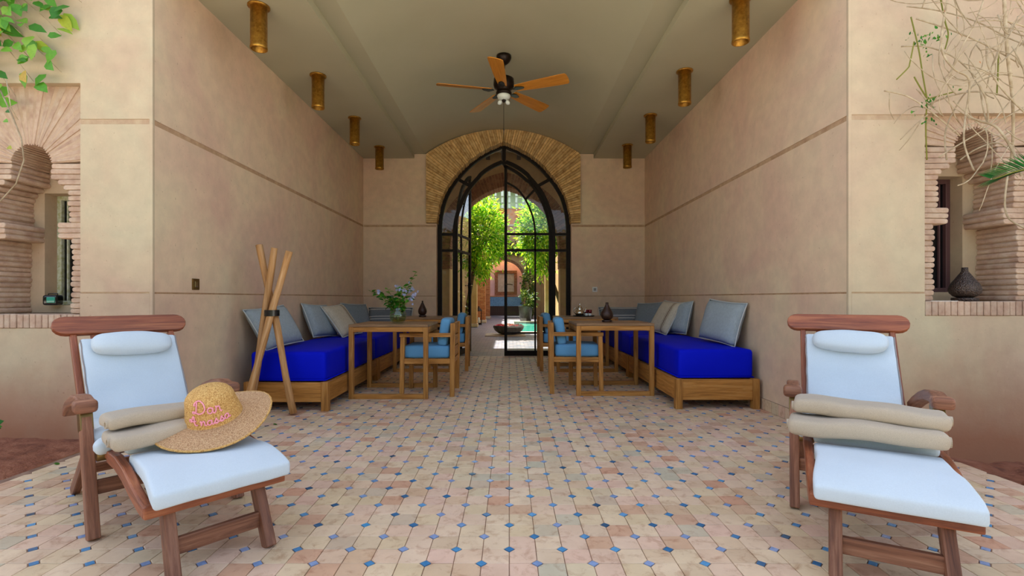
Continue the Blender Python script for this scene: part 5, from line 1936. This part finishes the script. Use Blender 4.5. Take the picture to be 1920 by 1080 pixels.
# --- green vine on the outer wall, with its hanging stems
vn = thing('climbing_vine', 'green leafy vine climbing the outer wall above the brick niche', 'vine', (-3.4, YFL - .02, 2.2))
vo_ = V(-3.4, YFL - .02, 2.2)
lv = leaf_mesh('leaf', M['vine_leaf'], 1, .72, .14, .18)
rv = random.Random(77)
stems = []
root = V(-4.3, 0, 3.55)
ends = [(-2.93, 3.02), (-3.00, 2.90), (-3.05, 2.80), (-3.12, 2.66), (-3.10, 2.55), (-3.22, 2.42), (-3.40, 2.40), (-3.52, 2.30), (-3.05, 3.10), (-3.30, 2.95), (-3.45, 2.75), (-3.6, 2.55), (-3.25, 2.60)]
for k, (ex, ez) in enumerate(ends):
    pts = []
    for q in range(11):
        f = q / 10
        x = root.x + (ex - root.x) * f; z = root.z + (ez - root.z) * f + .12 * math.sin(PI * f)
        y = YFL - .03 - .07 * math.sin(PI * min(1, f * 1.2)) * rv.uniform(.5, 1.2)
        pts.append(V(x, y, z) + mnoise.noise_vector(V(f * 4, k * 3.1, 1)) * .03 - vo_)
    e = MB(); e.tube([tuple(p) for p in pts], [.006 - .0004 * q for q in range(11)], 6); e.build('stem', M['twig'], vn)
    n = 21 if k < 8 else 24
    for q in range(n):
        f = .30 + .70 * (q + rv.random()) / n
        i = min(9, int(f * 10)); p = pts[i].lerp(pts[i + 1], f * 10 - i)
        p = p + V(rv.gauss(0, .05), -.035 - abs(rv.gauss(0, .03)), rv.gauss(0, .045)) * (1.3 - .6 * f)
        d = V(rv.gauss(.35, .6), rv.gauss(-.35, .35), rv.gauss(-.45, .5)).normalized()
        o = inst('leaf', lv, vn, p, (0, 0, 0), rv.uniform(.075, .125))
        nrm_ = V(rv.gauss(0, .35), -1, rv.gauss(.45, .35)).normalized()
        xx = (d - nrm_ * d.dot(nrm_)).normalized(); yy = nrm_.cross(xx)
        o.rotation_euler = Matrix((xx, yy, nrm_)).transposed().to_euler()
for pts, r in (([(0, 168, 3.30), (22, 215, 3.28), (40, 260, 3.27), (45, 300, 3.27), (30, 345, 3.28), (0, 378, 3.3), (-40, 400, 3.3)], .0045), ([(12, 150, 3.3), (20, 200, 3.3), (34, 225, 3.32)], .003)):
    e = MB(); e.tube([tuple(W(*p) - vo_) for p in pts], r, 6); e.build('stem', M['twig'], vn)
for px, py in ((12, 207), (15, 275), (8, 225)):
    p = W(px, py, 3.30)
    o = inst('leaf', lv, vn, p - vo_, (R(60), R(20), R(-30)), .05)

# --- small plant at the foot of the same wall
sp_ = thing('small_plant', 'small green plant with dry flower heads at the foot of the outer wall', 'plant', (-3.12, 2.98, .03))
e = MB(); e.tube([(-.12, 0, 0), (-.10, 0, .20), (-.03, -.02, .34)], .005, 6); e.build('stem', M['green_twig'], sp_)
e = MB(); e.tube([(-.12, 0, 0), (-.13, .02, .16), (-.05, -.03, .26)], .004, 6); e.build('stem', M['green_twig'], sp_)
lg = leaf_mesh('leaf', M['bouquet_leaf'], 1, .95, .1, .2)
for k in range(9):
    inst('leaf', lg, sp_, (rv.uniform(-.12, -.01), rv.uniform(-.05, .04), rv.uniform(.18, .32)), (rv.uniform(.6, 1.6), rv.uniform(-.4, .4), rv.uniform(-1, 1)), rv.uniform(.05, .075))
e = MB(); e.rbox((.05, .04, .055), .02, (-.045, -.02, .38), None, 0, (4, 4), .014); e.build('dry_flower', M['twig'], sp_)
e = MB(); e.rbox((.04, .04, .05), .018, (-.10, -.02, .35), None, 0, (4, 4), .014); e.build('dry_flower', M['twig'], sp_)

# --- bare vine on the other outer wall
dv = thing('dry_vine', 'tangle of bare dry vine branches over the brick niche', 'vine', (3.3, YFR - .1, 1.6))
do = V(3.3, YFR - .1, 1.6)
main = [
 ([(1882, -30, 3.10), (1885, 40, 3.10), (1890, 110, 3.10), (1898, 180, 3.12), (1900, 240, 3.15), (1896, 300, 3.2), (1888, 330, 3.2)], .010, .007),
 ([(1780, -20, 3.12), (1766, 60, 3.1), (1768, 100, 3.1), (1790, 130, 3.08), (1815, 145, 3.08), (1817, 175, 3.1), (1810, 220, 3.12), (1808, 270, 3.1), (1826, 320, 3.08)], .0065, .005),
 ([(1815, 220, 3.05), (1840, 228, 3.03), (1870, 240, 3.0), (1900, 285, 2.98), (1915, 330, 2.96)], .007, .007),
 ([(1850, 85, 3.15), (1852, 120, 3.1), (1870, 155, 3.08), (1895, 185, 3.06), (1925, 215, 3.05)], .006, .005),
 ([(1835, 158, 3.02), (1850, 190, 3.02), (1853, 232, 3.04)], .0055, .004),
 ([(1700, 12, 3.2), (1760, 20, 3.15), (1830, 40, 3.12), (1900, 75, 3.1), (1950, 90, 3.1)], .004, .004),
 ([(1718, 35, 3.2), (1780, 55, 3.15), (1850, 85, 3.12), (1930, 130, 3.1)], .005, .004),
 ([(1690, 87, 3.22), (1740, 88, 3.18), (1790, 108, 3.15), (1830, 145, 3.12)], .005, .004),
 ([(1847, -10, 3.1), (1830, 40, 3.08), (1800, 95, 3.1), (1770, 160, 3.15), (1745, 200, 3.2)], .005, .004),
 ([(1658, 170, 3.25), (1700, 180, 3.22), (1740, 205, 3.2), (1800, 255, 3.2)], .005, .004),
 ([(1740, 195, 3.2), (1790, 178, 3.15), (1830, 172, 3.1), (1880, 180, 3.1), (1930, 215, 3.1)], .0055, .004),
 ([(1775, 300, 3.2), (1772, 250, 3.2), (1790, 205, 3.2), (1820, 165, 3.15), (1870, 140, 3.12), (1930, 148, 3.1)], .005, .004),
 ([(1760, 295, 3.2), (1800, 270, 3.15), (1860, 235, 3.1), (1930, 195, 3.05)], .005, .004),
 ([(1800, 300, 3.15), (1830, 280, 3.1), (1870, 268, 3.08), (1905, 290, 3.05), (1935, 320, 3.0)], .005, .004),
 ([(1837, 160, 3.05), (1845, 210, 3.05), (1853, 232, 3.05)], .005, .004),
 ([(1920, 30, 3.1), (1890, 60, 3.1), (1862, 118, 3.12), (1850, 165, 3.14)], .005, .004),
 ([(1889, 330, 3.2), (1884, 380, 3.2), (1892, 410, 3.2), (1925, 430, 3.2)], .006, .005),
 ([(1859, 250, 3.18), (1860, 300, 3.18), (1855, 330, 3.2)], .004, .003),
 ([(1740, 215, 3.2), (1715, 235, 3.25), (1688, 262, 3.3)], .004, .003),
 ([(1730, 222, 3.2), (1705, 260, 3.25), (1686, 282, 3.3)], .004, .003),
 ([(1668, 175, 3.25), (1668, 205, 3.27), (1676, 224, 3.3)], .003, .002),
 ([(1745, 205, 3.2), (1715, 200, 3.22), (1690, 215, 3.26), (1676, 232, 3.3)], .003, .002),
]
def curve_pts(P, k=5):
    out = []
    n = len(P)
    for i in range(n - 1):
        p0, p1, p2, p3 = P[max(i - 1, 0)], P[i], P[i + 1], P[min(i + 2, n - 1)]
        for s in range(k):
            t = s / k
            out.append(.5 * ((2 * p1) + (p2 - p0) * t + (2 * p0 - 5 * p1 + 4 * p2 - p3) * t * t + (3 * p1 - p0 - 3 * p2 + p3) * t ** 3))
    out.append(P[-1])
    return out
for pts, r0, r1 in main:
    P = curve_pts([W(*p) - do for p in pts])
    e = MB(); e.tube([tuple(p) for p in P], [r0 + (r1 - r0) * i / (len(P) - 1) for i in range(len(P))], 7); e.build('branch', M['twig'], dv)
for k in range(80):
    px, py = rv.uniform(1765, 1990), rv.uniform(-40, 130) if k < 40 else rv.uniform(60, 280)
    a = rv.uniform(0, 2 * PI); cv = rv.gauss(0, .8); L = rv.uniform(.2, .55)
    p = W(px, py, rv.uniform(2.98, 3.26)); d = V(math.cos(a), rv.gauss(0, .12), math.sin(a))
    pts = [p - do]
    for q in range(10):
        d = Matrix.Rotation(cv * .2 + rv.gauss(0, .08), 3, 'Y') @ d
        p = p + d * L / 10
        p.y = min(p.y, YFR - .02)
        pts.append(p - do)
    e = MB(); e.tube([tuple(p) for p in pts], rv.uniform(.0018, .0042), 5); e.build('branch', M['twig'], dv)
for pts in ([(1708, 32, 3.2), (1722, 90, 3.18), (1730, 140, 3.18), (1738, 184, 3.2)], [(1714, 78, 3.2), (1706, 118, 3.2), (1702, 128, 3.2), (1681, 149, 3.22)], [(1714, 144, 3.2), (1726, 165, 3.2), (1738, 184, 3.2)], [(1762, -10, 3.15), (1772, 40, 3.15), (1778, 65, 3.15), (1772, 92, 3.15)],
            [(1738, 190, 3.2), (1736, 240, 3.24), (1738, 300, 3.28)], [(1872, 100, 3.1), (1871, 140, 3.1), (1869, 178, 3.1)], [(1738, 186, 3.2), (1760, 180, 3.18), (1790, 172, 3.15)]):
    P = curve_pts([W(*p) - do for p in pts])
    e = MB(); e.tube([tuple(p) for p in P], .0042, 6); e.build('green_shoot', M['green_twig'], dv)
lt = leaf_mesh('leaf', M['bouquet_leaf'], 1, .6)
for cx, cy, n, sp in ((1726, 78, 18, 9), (1712, 66, 7, 8), (1745, 66, 8, 8), (1733, 108, 8, 6), (1745, 192, 22, 9), (1712, 211, 4, 3), (1740, 230, 8, 8), (1790, 165, 5, 4), (1762, 70, 8, 9)):
    for k in range(n):
        inst('leaf', lt, dv, W(cx + rv.gauss(0, sp), cy + rv.gauss(0, sp * .7), 3.2) - do, (rv.uniform(0, 6), rv.uniform(0, 6), rv.uniform(0, 6)), rv.uniform(.014, .03))
ld_ = leaf_mesh('leaf', plain('dead_leaf', srgb(196, 116, 52), .8, .2), 1, .7)
for px, py, s in ((1920, 282, .06), (1800, 65, .025), (1836, 116, .03), (1795, 33, .02), (1770, 20, .025)):
    inst('leaf', ld_, dv, W(px, py, 3.1) - do, (R(70), R(10), R(20)), s)

# --- low palm whose frond reaches in from the side
PX_, PY_ = 3.34, 2.80
pf = thing('palm_plant', 'dark green palm reaching in with one frond beside the dry vine', 'palm', (PX_, PY_, -.10))
e = MB(); e.lathe([(.10, 0), (.12, .05), (.10, .5), (.09, 1.2), (.10, 1.55), (.05, 1.66)], 16, wob=lambda a, z: 1 + .06 * math.sin(7 * a + z * 30)); e.build('trunk', M['bark'], pf)
lf = leaf_mesh('leaflet', M['frond_leaf'], 1, .085, .05, .06)
po = V(PX_, PY_, -.10)
crown_ = V(0, 0, 1.64)
for mid_, tip, nl in ((W(1950, 318, 2.85) - po, W(1862, 336, 2.95) - po, 30), (V(.20, -.15, 1.95), V(.55, -.35, 1.92), 16), (V(.22, .10, 2.0), V(.6, .15, 1.95), 16), (V(.05, -.30, 1.95), V(.12, -.75, 1.85), 16), (V(.08, .15, 2.05), V(.2, .32, 2.35), 14)):
    P = curve_pts([crown_, Vector(mid_), Vector(tip)], 12)
    e = MB(); e.tube([tuple(p) for p in P], [.008 - .006 * i / (len(P) - 1) for i in range(len(P))], 6); fr_ = e.build('frond', M['green_twig'], pf)
    for k in range(nl):
        f = .25 + .75 * k / (nl - 1)
        i = min(len(P) - 2, int(f * (len(P) - 1))); p = P[i].lerp(P[i + 1], f * (len(P) - 1) - i)
        t_ = (P[i + 1] - P[i]).normalized()
        for s in (-1, 1):
            d = (t_ * .95 + V(.0, -.15 * s, .70 if s > 0 else -.25)).normalized()
            inst('leaflet', lf, fr_, p, quat_dir(d, s * .6), .17 * (1.15 - .65 * f))
# --- fallen leaves and a stone
for lab, px, py, s, me in (('fallen green leaf beside the straw hat on the tiles', 512, 797, .05, lg), ('fallen green leaf beside the foot of the outer wall', 100, 872, .045, lg)):
    d = FPX / (py - VY)
    o = inst('fallen_leaf', me, None, ((px - VX) * d / FPX, d, .008), (.1, .2, .8), s)
    tag(o, lab, 'leaf', 'fallen leaves')
st = thing('rock', 'dark red rock lying on the bare earth at the terrace edge', 'rock', (2.86, 2.66, -.09))
e = MB(); e.rbox((.16, .14, .12), .05, (0, 0, .05), None, .01, (6, 6), .03); e.build('stone', M['soil'], st)
